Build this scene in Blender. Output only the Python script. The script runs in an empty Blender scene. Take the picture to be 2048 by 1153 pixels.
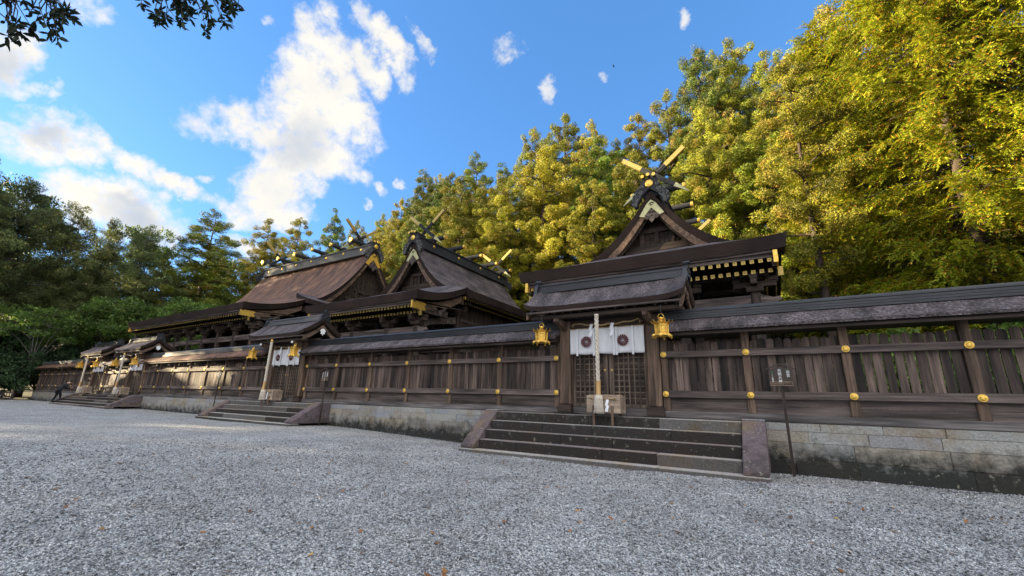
import bpy, bmesh, math, random
import numpy as np
from mathutils import Vector, Matrix, noise as mnoise
random.seed(7)
R = math.radians
S = bpy.context.scene
COL = S.collection

# ------------------------------------------------------------------ camera
cam = bpy.data.objects.new('camera', bpy.data.cameras.new('camera'))
COL.objects.link(cam)
cam.data.sensor_width = 36; cam.data.lens = 36*842.06/2048
cam.data.clip_end = 3000; cam.data.clip_start = 0.05
cr = Vector((0.85361, 0.52024, 0.02663)); cd = Vector((-0.11379, 0.23611, -0.96504)); cf = Vector((-0.50834, 0.82073, 0.26075))
cam.matrix_world = Matrix(((cr.x, -cd.x, -cf.x, 0), (cr.y, -cd.y, -cf.y, 0), (cr.z, -cd.z, -cf.z, 1.6), (0, 0, 0, 1)))
S.camera = cam

# ------------------------------------------------------------------ light
SUN_EL, SUN_AZ = 13.0, 115.0            # azimuth: degrees left of +Y
sd = Vector((-math.sin(R(SUN_AZ))*math.cos(R(SUN_EL)), math.cos(R(SUN_AZ))*math.cos(R(SUN_EL)), math.sin(R(SUN_EL))))
sun = bpy.data.objects.new('sun', bpy.data.lights.new('sun', 'SUN'))
COL.objects.link(sun)
sun.data.energy = 5.0; sun.data.angle = R(0.5); sun.data.color = (1.0, 0.80, 0.50)
sun.rotation_euler = sd.to_track_quat('Z', 'Y').to_euler()
S.view_settings.view_transform = 'Standard'; S.view_settings.look = 'None'
S.view_settings.exposure = 2.2; S.view_settings.gamma = 1.0

W = bpy.data.worlds.new('World'); S.world = W; W.use_nodes = True
CLOUDS= [[7.96, 20.0, -2.51, -7.41, 3.85, -11.37], [6.21, 8.93, 1.45, -3.12, 5.57, -8.68], [3.87, 7.68, 0.36, -10.36, 11.1, -23.28], [6.14, 12.3, -2.08, -8.89, 2.94, -16.77], [17.84, 14.13, 9.97, -2.03, 12.48, -9.54], [14.03, 21.25, 3.54, -8.5, 14.8, -16.83], [61.12, 112.08, 20.21, -26.68, 46.29, -49.21], [7.85, 49.9, -16.73, -15.74, -2.52, -17.55], [25.71, 14.85, 15.13, -0.99, 15.3, -11.27], [36.79, 17.9, 19.97, -0.89, 12.35, -8.93], [62.55, 38.05, 22.42, -4.43, 18.85, -16.46], [37.6, 23.24, 18.1, -5.5, 29.38, -20.74], [7.65, 11.38, 4.18, -2.36, 10.55, -15.19], [7.62, 13.47, 2.4, -5.74, 10.73, -25.66], [6.47, 15.82, -6.74, -21.64, -4.14, -30.18], [6.25, 18.67, -3.4, -19.39, -3.84, -42.38], [9.54, 14.91, 2.52, -5.44, 9.8, -17.05], [3.17, 21.01, 2.77, -9.44, 9.07, -26.5], [4.21, 24.54, 0.96, -13.8, 5.25, -35.78], [2.8, 19.92, -3.65, -20.37, -12.23, -41.83], [4.05, 17.08, -3.06, -23.35, -8.33, -49.12], [14.41, 55.43, -3.62, -50.46, -1.66, -129.36], [3.41, 13.79, 2.05, -7.72, 9.1, -27.58], [4.31, 17.25, 3.71, -5.57, 10.4, -24.53], [12.53, 47.65, -10.88, -25.78, -19.11, -61.94], [2.68, 12.64, -1.49, -6.75, -3.59, -18.1], [5.25, 32.82, 7.41, -9.16, 16.04, -19.57], [4.28, 72.26, -7.39, -38.28, -16.63, -77.43], [5.08, 41.24, 4.76, -37.02, 32.92, -86.11], [22.46, 7.92, 5.8, -8.75, 42.93, -41.67], [55.33, 36.36, -9.67, -18.06, 19.26, -29.48], [44.46, 50.32, 7.07, -18.82, 34.68, -74.29], [40.01, 41.14, 5.35, -30.28, 55.58, -115.09], [13.39, 29.47, -7.21, -27.75, -0.14, -52.68], [76.55, 90.39, 13.09, -27.02, 50.39, -118.17], [11.54, 22.6, 4.17, -5.42, 10.5, -31.28], [4.55, 37.93, -0.16, -14.35, -6.77, -48.55], [4.62, 44.26, 0.11, -23.65, 11.77, -37.19], [66.42, 23.31, -2.13, -44.02, 77.34, -99.76], [69.74, 12.72, -5.11, -32.41, 56.23, -59.69], [20.37, 47.19, 9.14, -34.22, 62.23, -118.93]]
GREY= [[3.04, 13.75, -1.68, -7.96, -4.38, -21.57], [3.86, 24.77, 2.64, -20.05, 16.05, -53.6], [8.29, 12.43, 2.06, -4.65, 8.34, -14.03], [7.28, 45.51, 10.28, -10.46, 18.33, -22.78], [4.72, 18.3, 1.44, -16.43, 10.45, -54.53]]
SCRAPS = [c for c in CLOUDS if 1/Vector(c[:3]).length+1/Vector(c[3:]).length < .062]
CLOUDS = [c for c in CLOUDS if c not in SCRAPS]
def build_world():
    nt = W.node_tree; nt.nodes.clear()
    N = lambda t, **k: mk(nt, t, **k)
    def mk(nt, t, **k):
        n = nt.nodes.new(t)
        for a, v in k.items(): setattr(n, a, v)
        return n
    L = nt.links.new
    sky = N('ShaderNodeTexSky', sky_type='NISHITA', sun_disc=False)
    sky.sun_elevation = R(SUN_EL); sky.sun_rotation = R(-SUN_AZ)
    sky.air_density = 1.0; sky.dust_density = 0.3; sky.ozone_density = 2.5
    tc = N('ShaderNodeTexCoord')
    def math_(op, a, b=None, c=None, clamp=False):
        n = N('ShaderNodeMath', operation=op, use_clamp=clamp)
        for i, v in enumerate((a, b, c)):
            if v is None: continue
            if isinstance(v, (int, float)): n.inputs[i].default_value = v
            else: L(v, n.inputs[i])
        return n.outputs[0]
    def vm(op, a, b=None, sc=None):
        n = N('ShaderNodeVectorMath', operation=op)
        L(a, n.inputs[0])
        if b is not None:
            if isinstance(b, (tuple, list)): n.inputs[1].default_value = b
            else: L(b, n.inputs[1])
        if sc is not None: n.inputs['Scale'].default_value = sc
        return n.outputs['Value'] if op == 'DOT_PRODUCT' else n.outputs[0]
    d = tc.outputs['Generated']
    def noise(vec, scale, det, rough=0.55):
        n = N('ShaderNodeTexNoise'); L(vec, n.inputs['Vector'])
        n.inputs['Scale'].default_value = scale; n.inputs['Detail'].default_value = det; n.inputs['Roughness'].default_value = rough
        return n
    w1 = noise(d, 7, 6, .62)
    off = vm('SCALE', vm('SUBTRACT', w1.outputs['Color'], (.5, .5, .5)), sc=0.13)
    dd = vm('ADD', d, off)
    def field(blobs):
        acc = None
        for b in blobs:
            p = vm('DOT_PRODUCT', dd, tuple(b[:3])); q = vm('DOT_PRODUCT', dd, tuple(b[3:]))
            r2 = math_('MULTIPLY_ADD', p, p, math_('MULTIPLY', q, q))
            v = math_('SUBTRACT', 1.0, r2)
            wt = 1.0 if blobs is not CLOUDS else min(1.0, .2+7.5*(1/Vector(b[:3]).length+1/Vector(b[3:]).length))
            v = math_('MULTIPLY_ADD', r2, -.84, wt)
            acc = v if acc is None else math_('SMOOTH_MAX', acc, v, .35)
        return acc
    f = math_('MINIMUM', field(CLOUDS), 1.0)
    nz = noise(d, 13, 8, .62).outputs['Fac']
    nf = noise(d, 42, 5, .6).outputs['Fac']
    dens = math_('ADD', f, math_('MULTIPLY', math_('SUBTRACT', nz, .5), 3.0))
    nm = noise(d, 25, 6, .6).outputs['Fac']
    dens = math_('ADD', dens, math_('MULTIPLY', math_('SUBTRACT', nf, .5), 1.5))
    dens = math_('ADD', dens, math_('MULTIPLY', math_('SUBTRACT', nm, .5), 1.3))
    mr = N('ShaderNodeMapRange', interpolation_type='SMOOTHSTEP'); L(dens, mr.inputs[0])
    mr.inputs[1].default_value = -0.6; mr.inputs[2].default_value = 0.9
    # unseen clouds added behind and overhead as fill light for the shaded court
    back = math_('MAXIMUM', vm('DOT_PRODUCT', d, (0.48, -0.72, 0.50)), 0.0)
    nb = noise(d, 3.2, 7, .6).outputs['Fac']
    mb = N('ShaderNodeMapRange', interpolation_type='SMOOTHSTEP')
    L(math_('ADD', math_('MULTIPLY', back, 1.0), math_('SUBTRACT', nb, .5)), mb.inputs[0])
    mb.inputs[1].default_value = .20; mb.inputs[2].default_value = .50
    # thin scraps: same wisps, never fully opaque
    ds = math_('ADD', math_('MINIMUM', field(SCRAPS), 1.0), math_('MULTIPLY', math_('SUBTRACT', nm, .5), 3.2))
    ds = math_('ADD', ds, math_('MULTIPLY', math_('SUBTRACT', nf, .5), 3.0))
    msx = N('ShaderNodeMapRange', interpolation_type='SMOOTHSTEP'); L(ds, msx.inputs[0]); msx.inputs[1].default_value = -.25; msx.inputs[2].default_value = 1.7; msx.inputs[4].default_value = .8
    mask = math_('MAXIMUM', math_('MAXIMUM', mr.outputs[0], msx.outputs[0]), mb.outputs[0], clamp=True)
    g = math_('MAXIMUM', math_('MINIMUM', field(GREY), 1.0), 0.0)
    sh = math_('MULTIPLY_ADD', g, -0.5, math_('MULTIPLY_ADD', math_('SUBTRACT', noise(d, 9, 6, .6).outputs['Fac'], .5), 0.9, 0.93), clamp=True)
    cr_ = N('ShaderNodeMix', data_type='RGBA'); L(sh, cr_.inputs[0])
    lit = N('ShaderNodeMix', data_type='RGBA'); L(mb.outputs[0], lit.inputs[0]); lit.inputs[6].default_value = CLOUD_LIGHT; lit.inputs[7].default_value = CLOUD_FILL; L(lit.outputs[2], cr_.inputs[7])
    cr_.inputs[6].default_value = CLOUD_DARK
    # deepen the blue a little
    tint = N('ShaderNodeMix', data_type='RGBA', blend_type='MULTIPLY'); tint.inputs[0].default_value = 1
    L(sky.outputs[0], tint.inputs[6]); tint.inputs[7].default_value = SKY_TINT
    even = N('ShaderNodeMix', data_type='RGBA'); even.inputs[0].default_value = .45; L(tint.outputs[2], even.inputs[6]); even.inputs[7].default_value = SKY_EVEN
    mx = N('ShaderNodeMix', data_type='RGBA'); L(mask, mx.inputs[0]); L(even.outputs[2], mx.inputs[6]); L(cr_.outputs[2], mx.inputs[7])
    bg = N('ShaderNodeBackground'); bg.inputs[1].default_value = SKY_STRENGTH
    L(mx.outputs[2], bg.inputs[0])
    out = N('ShaderNodeOutputWorld'); L(bg.outputs[0], out.inputs[0])
SKY_STRENGTH = 0.066
CLOUD_FILL = (7.0, 7.2, 7.6, 1)     # over-bright cloud colour, added behind the camera to lift shaded surfaces
SKY_EVEN = (.34, 1.22, 2.85, 1)
CLOUD_DARK = (1.35, 1.7, 2.3, 1); CLOUD_LIGHT = (3.5, 3.35, 3.05, 1); SKY_TINT = (0.88, 1.14, 1.46, 1)
build_world()

# ------------------------------------------------------------------ helpers
class MB:
    def __init__(s): s.v = []; s.f = []; s.m = []
    def add(s, vs, fs, m=0):
        o = len(s.v); s.v += [tuple(v) for v in vs]
        for f in fs: s.f.append(tuple(i+o for i in f)); s.m.append(m)
    def box(s, a, b, m=0):
        x0, y0, z0 = a; x1, y1, z1 = b
        s.add([(x0,y0,z0),(x1,y0,z0),(x1,y1,z0),(x0,y1,z0),(x0,y0,z1),(x1,y0,z1),(x1,y1,z1),(x0,y1,z1)],
              [(0,3,2,1),(4,5,6,7),(0,1,5,4),(1,2,6,5),(2,3,7,6),(3,0,4,7)], m)
    def beam(s, p0, p1, w, h, m=0, up=(0,0,1), w1=None, h1=None):
        p0 = Vector(p0); p1 = Vector(p1); d = (p1-p0).normalized(); u = Vector(up); sx = d.cross(u)
        if sx.length < 1e-4: sx = d.cross(Vector((0,1,0)))
        sx.normalize(); uz = sx.cross(d)
        w1 = w if w1 is None else w1; h1 = h if h1 is None else h1
        vs = [p+sx*a*ww/2+uz*b*hh/2 for p, ww, hh in ((p0,w,h),(p1,w1,h1)) for a, b in ((-1,-1),(1,-1),(1,1),(-1,1))]
        s.add(vs, [(0,1,2,3),(7,6,5,4),(0,4,5,1),(1,5,6,2),(2,6,7,3),(3,7,4,0)], m)
    def prism(s, poly, axis, lo, hi, m=0):
        n = len(poly)
        def P(p, t):
            return (t, p[0], p[1]) if axis == 'x' else ((p[0], t, p[1]) if axis == 'y' else (p[0], p[1], t))
        vs = [P(p, lo) for p in poly]+[P(p, hi) for p in poly]
        fs = [tuple(range(n))[::-1], tuple(range(n, 2*n))]+[(i, (i+1) % n, (i+1) % n+n, i+n) for i in range(n)]
        s.add(vs, fs, m)
    def tube(s, pts, rad, n=8, m=0, cap=True):
        pts = [Vector(p) for p in pts]; k = len(pts)
        if not isinstance(rad, (list, tuple)): rad = [rad]*k
        vs = []; ref = None
        for i, p in enumerate(pts):
            d = (pts[min(i+1, k-1)]-pts[max(i-1, 0)]).normalized()
            if ref is None: ref = Vector((0,0,1)) if abs(d.z) < .9 else Vector((1,0,0))
            a = d.cross(ref)
            if a.length < 1e-4: a = d.cross(Vector((0,1,0)))
            a.normalize(); b = d.cross(a); ref = -b if False else ref
            for j in range(n):
                t = 2*math.pi*j/n; vs.append(p+(a*math.cos(t)+b*math.sin(t))*rad[i])
        fs = [(i*n+j, i*n+(j+1) % n, (i+1)*n+(j+1) % n, (i+1)*n+j) for i in range(k-1) for j in range(n)]
        if cap: fs += [tuple(range(n))[::-1], tuple(range((k-1)*n, k*n))]
        s.add(vs, fs, m)
    def lathe(s, prof, c, n=16, m=0, axis=(0,0,1), lobes=0, amp=0):
        ax = Vector(axis).normalized(); a = ax.orthogonal().normalized(); b = ax.cross(a); c = Vector(c)
        vs = []
        for r, z in prof:
            for j in range(n):
                t = 2*math.pi*j/n; vs.append(c+ax*z+(a*math.cos(t)+b*math.sin(t))*r)
        k = len(prof)
        fs = [(i*n+j, i*n+(j+1) % n, (i+1)*n+(j+1) % n, (i+1)*n+j) for i in range(k-1) for j in range(n)]
        fs += [tuple(range(n))[::-1], tuple(range((k-1)*n, k*n))]
        s.add(vs, fs, m)
    def sheet(s, nx, ny, fn, bot, m=(0,1,2)):
        """solid sheet: top fn(i,j)->xyz, bottom bot(i,j,top)->xyz"""
        T = [[Vector(fn(i, j)) for j in range(ny+1)] for i in range(nx+1)]
        Bt = [[Vector(bot(i, j, T[i][j])) for j in range(ny+1)] for i in range(nx+1)]
        k = (nx+1)*(ny+1); ix = lambda i, j: i*(ny+1)+j
        o = len(s.v)
        s.v += [tuple(v) for r in T for v in r]+[tuple(v) for r in Bt for v in r]
        def F(*q, mm): s.f.append(tuple(a+o for a in q)); s.m.append(mm)
        for i in range(nx):
            for j in range(ny):
                F(ix(i,j), ix(i+1,j), ix(i+1,j+1), ix(i,j+1), mm=m[0])
                F(k+ix(i,j), k+ix(i,j+1), k+ix(i+1,j+1), k+ix(i+1,j), mm=m[2])
        for i in range(nx):
            F(ix(i,0), k+ix(i,0), k+ix(i+1,0), ix(i+1,0), mm=m[1])
            F(ix(i,ny), ix(i+1,ny), k+ix(i+1,ny), k+ix(i,ny), mm=m[1])
        for j in range(ny):
            F(ix(0,j), ix(0,j+1), k+ix(0,j+1), k+ix(0,j), mm=m[1])
            F(ix(nx,j), k+ix(nx,j), k+ix(nx,j+1), ix(nx,j+1), mm=m[1])
    def build(s, name, mats, parent=None, bevel=0, smooth=False, sub=0):
        me = bpy.data.meshes.new(name)
        off = Vector((0,0,0))
        q = parent
        while q is not None: off += q.location; q = q.parent
        me.from_pydata([(v[0]-off.x, v[1]-off.y, v[2]-off.z) for v in s.v], [], s.f)
        if not isinstance(mats, (list, tuple)): mats = [mats]
        for mm in mats: me.materials.append(mm)
        for p, mi in zip(me.polygons, s.m): p.material_index = mi; p.use_smooth = smooth
        me.update()
        o = bpy.data.objects.new(name, me); COL.objects.link(o)
        if parent: o.parent = parent
        if bevel:
            b = o.modifiers.new('bevel', 'BEVEL'); b.width = bevel; b.segments = 1; b.limit_method = 'ANGLE'; b.angle_limit = R(40)
        if sub:
            b = o.modifiers.new('sub', 'SUBSURF'); b.levels = sub; b.render_levels = sub
        return o
def empty(name, loc, label=None, cat=None, group=None, kind=None):
    o = bpy.data.objects.new(name, None); COL.objects.link(o); o.location = loc; o.empty_display_size = .2
    return tag(o, label, cat, group, kind)
def tag(o, label=None, cat=None, group=None, kind=None):
    if label: o['label'] = label
    if cat: o['category'] = cat
    if group: o['group'] = group
    if kind: o['kind'] = kind
    return o
def sub(mb, name, mats, parent, **k): return mb.build(name, mats, parent, **k)
def kids(o): return [c for c in COL.objects if c.parent == o]
def dup(o, loc=None, label=None, parent=None, rot=None):
    c = o.copy(); COL.objects.link(c)
    if loc is not None: c.location = loc
    if rot is not None: c.rotation_euler = rot
    if label: c['label'] = label
    if parent: c.parent = parent
    for ch in kids(o):
        d = dup(ch, parent=c)
    return c
def inst(name, src, parent, loc, rot=(0,0,0), scale=(1,1,1)):
    o = bpy.data.objects.new(name, src); COL.objects.link(o); o.parent = parent
    off = Vector((0,0,0)); q = parent
    while q is not None: off += q.location; q = q.parent
    o.location = Vector(loc)-off; o.rotation_euler = rot; o.scale = scale
    return o

# ------------------------------------------------------------------ materials
def new_mat(name):
    m = bpy.data.materials.new(name); m.use_nodes = True; nt = m.node_tree
    b = nt.nodes['Principled BSDF']; return m, nt, b
def mat(name, ramp, scale=8, stretch=(1,1,1), detail=6, bump=.3, bdist=.02, rough=.8, metal=0, island=0, big=0, bigscale=.6, spec=.3, bigcol=None, dist=0, obj='Object', bigst=None):
    m, nt, b = new_mat(name); L = nt.links.new; N = nt.nodes.new
    tc = N('ShaderNodeTexCoord'); mp = N('ShaderNodeMapping'); L(tc.outputs[obj], mp.inputs[0]); mp.inputs['Scale'].default_value = stretch
    src = mp.outputs[0]
    geo = N('ShaderNodeNewGeometry')
    if island:
        va = N('ShaderNodeVectorMath'); va.operation = 'MULTIPLY_ADD'
        cmb = N('ShaderNodeCombineXYZ')
        for i in range(3): L(geo.outputs['Random Per Island'], cmb.inputs[i])
        L(cmb.outputs[0], va.inputs[0]); va.inputs[1].default_value = (37, 53, 71); L(src, va.inputs[2]); src = va.outputs[0]
    n = N('ShaderNodeTexNoise'); L(src, n.inputs['Vector']); n.inputs['Scale'].default_value = scale; n.inputs['Detail'].default_value = detail
    n.inputs['Roughness'].default_value = .62; n.inputs['Distortion'].default_value = dist
    r = N('ShaderNodeValToRGB'); L(n.outputs['Fac'], r.inputs[0])
    while len(r.color_ramp.elements) < len(ramp): r.color_ramp.elements.new(.5)
    for e, (p, c) in zip(r.color_ramp.elements, ramp): e.position = p; e.color = (*c, 1)
    col = r.outputs[0]
    if big:
        n2 = N('ShaderNodeTexNoise'); mp2 = N('ShaderNodeMapping'); L(tc.outputs[obj], mp2.inputs[0]); mp2.inputs['Scale'].default_value = bigst or (1,1,1); L(mp2.outputs[0], n2.inputs['Vector']); n2.inputs['Scale'].default_value = bigscale; n2.inputs['Detail'].default_value = 5
        mr = N('ShaderNodeMapRange'); L(n2.outputs['Fac'], mr.inputs[0]); mr.inputs[1].default_value = .35; mr.inputs[2].default_value = .68
        mx = N('ShaderNodeMix'); mx.data_type = 'RGBA'
        if bigcol:
            mm = N('ShaderNodeMath'); mm.operation = 'MULTIPLY'; L(mr.outputs[0], mm.inputs[0]); mm.inputs[1].default_value = big
            L(mm.outputs[0], mx.inputs[0]); L(col, mx.inputs[6]); mx.inputs[7].default_value = (*bigcol, 1)
        else:
            mx.blend_type = 'MULTIPLY'; mx.inputs[0].default_value = 1; L(col, mx.inputs[6])
            m3 = N('ShaderNodeMapRange'); L(mr.outputs[0], m3.inputs[0]); m3.inputs[3].default_value = 1-big; m3.inputs[4].default_value = 1+big
            L(m3.outputs[0], mx.inputs[7])
        col = mx.outputs[2]
    if island:
        m3 = N('ShaderNodeMapRange'); L(geo.outputs['Random Per Island'], m3.inputs[0]); m3.inputs[3].default_value = 1-island; m3.inputs[4].default_value = 1+island
        mx = N('ShaderNodeMix'); mx.data_type = 'RGBA'; mx.blend_type = 'MULTIPLY'; mx.inputs[0].default_value = 1
        L(col, mx.inputs[6]); L(m3.outputs[0], mx.inputs[7]); col = mx.outputs[2]
    L(col, b.inputs['Base Color'])
    b.inputs['Roughness'].default_value = rough; b.inputs['Metallic'].default_value = metal; b.inputs['Specular IOR Level'].default_value = spec
    if bump:
        bp = N('ShaderNodeBump'); bp.inputs['Strength'].default_value = bump; bp.inputs['Distance'].default_value = bdist
        L(n.outputs['Fac'], bp.inputs['Height']); L(bp.outputs[0], b.inputs['Normal'])
    return m
def wood(name, dk, lt, axis, island=.3, scale=6, rough=.75, big=.6):
    st = {'x': (.35, 7, 7), 'y': (7, .35, 7), 'z': (7, 7, .35)}[axis]
    md = tuple((a+b)/2 for a, b in zip(dk, lt))
    return mat(name, [(.25, dk), (.5, md), (.75, lt)], scale=scale*.5, stretch=st, detail=8, bump=.5, bdist=.01, rough=rough, island=island, big=big, bigscale=2.2, bigst={'x':(.22,2.4,2.4),'y':(2.4,.22,2.4),'z':(2.4,2.4,.22)}[axis])
M = {}
M['post'] = wood('weathered_post_wood', (.022,.014,.010), (.148,.096,.066), 'z')
M['board'] = wood('weathered_board_wood', (.013,.009,.008), (.138,.097,.078), 'z', island=.75)
M['rail'] = wood('weathered_rail_wood', (.024,.018,.016), (.130,.100,.088), 'x')
M['sill'] = wood('grey_sill_wood', (.03,.026,.027), (.135,.118,.112), 'x')
M['dark'] = wood('dark_timber', (.012,.008,.006), (.058,.040,.030), 'x')
M['darkz'] = wood('dark_upright_timber', (.012,.008,.006), (.062,.044,.034), 'z')
M['hafu'] = wood('bargeboard_wood', (.035,.021,.015), (.15,.095,.062), 'y')
M['lattice'] = wood('lattice_wood', (.04,.028,.021), (.17,.125,.095), 'z', island=.2)
M['pale'] = wood('pale_timber', (.17,.12,.085), (.38,.30,.22), 'x', big=.4)
M['tan'] = wood('tan_timber', (.20,.13,.075), (.40,.28,.17), 'z', big=.3)
M['sleeve'] = wood('new_timber', (.30,.17,.06), (.48,.30,.13), 'z')
M['thatch'] = mat('bark_thatch', [(.30,(.016,.011,.011)),(.48,(.066,.050,.052)),(.60,(.120,.100,.106)),(.74,(.25,.225,.245))], scale=20, stretch=(.8,.6,1), detail=10, bump=1.0, bdist=.06, rough=.85, big=.55, bigscale=1.5, bigst=(1.3,.45,.5), spec=.4)
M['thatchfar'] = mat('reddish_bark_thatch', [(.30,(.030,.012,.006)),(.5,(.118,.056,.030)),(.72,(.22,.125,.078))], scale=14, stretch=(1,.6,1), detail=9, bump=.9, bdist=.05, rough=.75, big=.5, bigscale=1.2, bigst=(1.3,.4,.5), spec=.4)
M['edge'] = mat('thatch_edge', [(.3,(.010,.006,.005)),(.7,(.040,.023,.017))], scale=5, stretch=(.8,.8,16), detail=6, bump=.5, bdist=.02, rough=.85, big=.3)
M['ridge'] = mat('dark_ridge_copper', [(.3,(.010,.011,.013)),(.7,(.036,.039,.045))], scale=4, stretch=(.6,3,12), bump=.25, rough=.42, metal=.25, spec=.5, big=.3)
M['ridgelit'] = mat('sunlit_ridge_copper', [(.3,(.045,.046,.05)),(.7,(.115,.115,.118))], scale=4, stretch=(.4,3,12), bump=.2, rough=.5, metal=.0, spec=.5, big=.45, bigscale=.25)  # sunlit copy of the dark ridge copper, made paler in its colour
M['ridgehall'] = mat('weathered_ridge_copper', [(.3,(.018,.019,.021)),(.7,(.055,.056,.06))], scale=4, stretch=(3,.5,8), bump=.3, rough=.95, spec=.05)
M['ridgepale'] = mat('grey_ridge_copper', [(.3,(.07,.07,.07)),(.7,(.17,.168,.16))], scale=4, stretch=(3,.5,8), bump=.3, rough=.95, spec=.05)
M['gold'] = mat('gilt_metal', [(.3,(.56,.33,.05)),(.7,(.95,.63,.15))], scale=14, bump=.4, rough=.45, metal=.8, spec=.5)
M['goldplate'] = mat('gilt_plate', [(.35,(.28,.19,.045)),(.65,(.50,.36,.12))], scale=14, bump=.35, rough=.4, metal=.6)
M['patina'] = mat('pale_patina_gilt', [(.3,(.30,.30,.17)),(.7,(.50,.46,.24))], scale=8, bump=.3, rough=.5, metal=.35)
M['white'] = mat('white_paint', [(.3,(.66,.65,.62)),(.7,(.80,.79,.77))], scale=9, bump=.1, rough=.8)
M['cloth'] = mat('white_cloth', [(.3,(.54,.54,.56)),(.7,(.66,.66,.68))], scale=3, bump=.2, bdist=.02, rough=.9, stretch=(2,1,.5))
M['crest'] = mat('maroon_dye', [(.3,(.055,.012,.014)),(.7,(.09,.02,.022))], scale=20, bump=0, rough=.9)
M['rope'] = mat('white_rope', [(.3,(.38,.32,.25)),(.7,(.66,.60,.51))], scale=22, bump=.5, rough=.9)
M['straw'] = mat('straw', [(.3,(.22,.14,.06)),(.7,(.50,.36,.18))], scale=25, stretch=(.3,4,4), bump=.6, rough=.9)
M['paper'] = mat('white_paper', [(.3,(.78,.79,.84)),(.7,(.86,.87,.9))], scale=5, bump=0, rough=.9)
M['pew'] = mat('sign_lacquer', [(.3,(.030,.020,.016)),(.7,(.055,.038,.030))], scale=4, stretch=(5,5,.5), bump=.1, rough=.5)
M['ink'] = mat('white_lettering', [(.3,(.74,.74,.74)),(.7,(.82,.82,.82))], scale=4, bump=0, rough=.6)
M['greenink'] = mat('green_lettering', [(.3,(.05,.26,.08)),(.7,(.07,.34,.1))], scale=4, bump=0, rough=.6)
M['bark'] = mat('tree_bark', [(.3,(.025,.018,.014)),(.7,(.10,.075,.056))], scale=5, stretch=(3,3,.5), bump=.8, bdist=.05, rough=.9)
M['palebark'] = mat('pale_tree_bark', [(.3,(.07,.063,.055)),(.7,(.19,.175,.155))], scale=4, stretch=(3,3,.8), bump=.6, bdist=.03, rough=.9)
def sm(a, b, x):
    t = max(0, min(1, (x-a)/(b-a))); return t*t*(3-2*t)
def gz(x, y=0): return .27*sm(-8,-20,x)+.09*sm(-25,-50,x)
YF = 13.62                # front face of the fence timber
ZP = 1.26                 # top of the stone platform
GATES = [-4.67, -23.0, -43.65, -52.1]

# ------------------------------------------------------------------ stone, gravel, earth
def stone_mat(name, ramp, moss=.8, zlo=.12, zhi=.75, island=.22, mosscol=(.012,.012,.010), tread=1, soft=.45, amp=3.2, bias=.62):
    m, nt, b = new_mat(name); L = nt.links.new; N = nt.nodes.new
    tc = N('ShaderNodeTexCoord'); geo = N('ShaderNodeNewGeometry')
    def nz(s, d, r=.6):
        n = N('ShaderNodeTexNoise'); L(tc.outputs['Object'], n.inputs[0]); n.inputs['Scale'].default_value = s; n.inputs['Detail'].default_value = d; n.inputs['Roughness'].default_value = r; return n.outputs['Fac']
    def mrange(v, a, b_, c=0, d=1):
        n = N('ShaderNodeMapRange'); L(v, n.inputs[0]); n.inputs[1].default_value = a; n.inputs[2].default_value = b_; n.inputs[3].default_value = c; n.inputs[4].default_value = d; return n.outputs[0]
    def mth(op, a, c):
        n = N('ShaderNodeMath'); n.operation = op
        for i, v in enumerate((a, c)):
            if isinstance(v, (int, float)): n.inputs[i].default_value = v
            else: L(v, n.inputs[i])
        return n.outputs[0]
    def mix(f, a, c, bt='MIX'):
        n = N('ShaderNodeMix'); n.data_type = 'RGBA'; n.blend_type = bt
        for i, v in ((0, f), (6, a), (7, c)):
            if isinstance(v, (int, float)): n.inputs[i].default_value = v
            elif isinstance(v, tuple): n.inputs[i].default_value = (*v, 1)
            else: L(v, n.inputs[i])
        return n.outputs[2]
    oi = N('ShaderNodeObjectInfo'); rnd = mth('FRACT', mth('ADD', geo.outputs['Random Per Island'], mth('MULTIPLY', oi.outputs['Random'], 3.7)), 0)
    r = N('ShaderNodeValToRGB'); L(rnd, r.inputs[0])
    while len(r.color_ramp.elements) < len(ramp): r.color_ramp.elements.new(.5)
    for i, (e, c) in enumerate(zip(r.color_ramp.elements, ramp)): e.position = i/(len(ramp)-1); e.color = (*c, 1)
    fine = nz(22, 8); mid = nz(3.2, 7)
    col = mix(1, r.outputs[0], mrange(fine, .25, .75, .6, 1.35), 'MULTIPLY')
    col = mix(mrange(nz(1.3, 6), .5, .7, 0, .6), col, (.20,.135,.06))            # ochre staining
    sep = N('ShaderNodeSeparateXYZ'); L(tc.outputs['Object'], sep.inputs[0])
    lo = mrange(sep.outputs['Z'], zlo, zhi, 1, 0)
    f = mth('ADD', mth('MULTIPLY', mth('SUBTRACT', mid, .5), amp), mth('SUBTRACT', mth('MULTIPLY', lo, 1.6), bias))
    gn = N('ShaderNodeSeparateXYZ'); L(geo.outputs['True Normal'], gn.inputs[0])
    f = mth('MULTIPLY', mth('MULTIPLY', mrange(f, 0, soft), moss), mrange(gn.outputs['Z'], .3, .95, 1, tread))  # real stain, also thinned on treads so they read as top-lit
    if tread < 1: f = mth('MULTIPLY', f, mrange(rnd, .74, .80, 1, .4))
    col = mix(f, col, mosscol)
    lich = mrange(nz(9, 4), .62, .70, 0, .6)
    col = mix(lich, col, (.33,.32,.25))
    if tread < 1: col = mix(1, col, mrange(gn.outputs['Z'], .3, .95, .75, 1.75), 'MULTIPLY')  # top-lit look painted in: treads lightened, risers darkened by face normal
    L(col, b.inputs['Base Color']); b.inputs['Roughness'].default_value = .88; b.inputs['Specular IOR Level'].default_value = .25
    bp = N('ShaderNodeBump'); bp.inputs['Strength'].default_value = .8; bp.inputs['Distance'].default_value = .03
    L(mth('ADD', fine, mid), bp.inputs['Height']); L(bp.outputs[0], b.inputs['Normal'])
    return m
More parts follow.
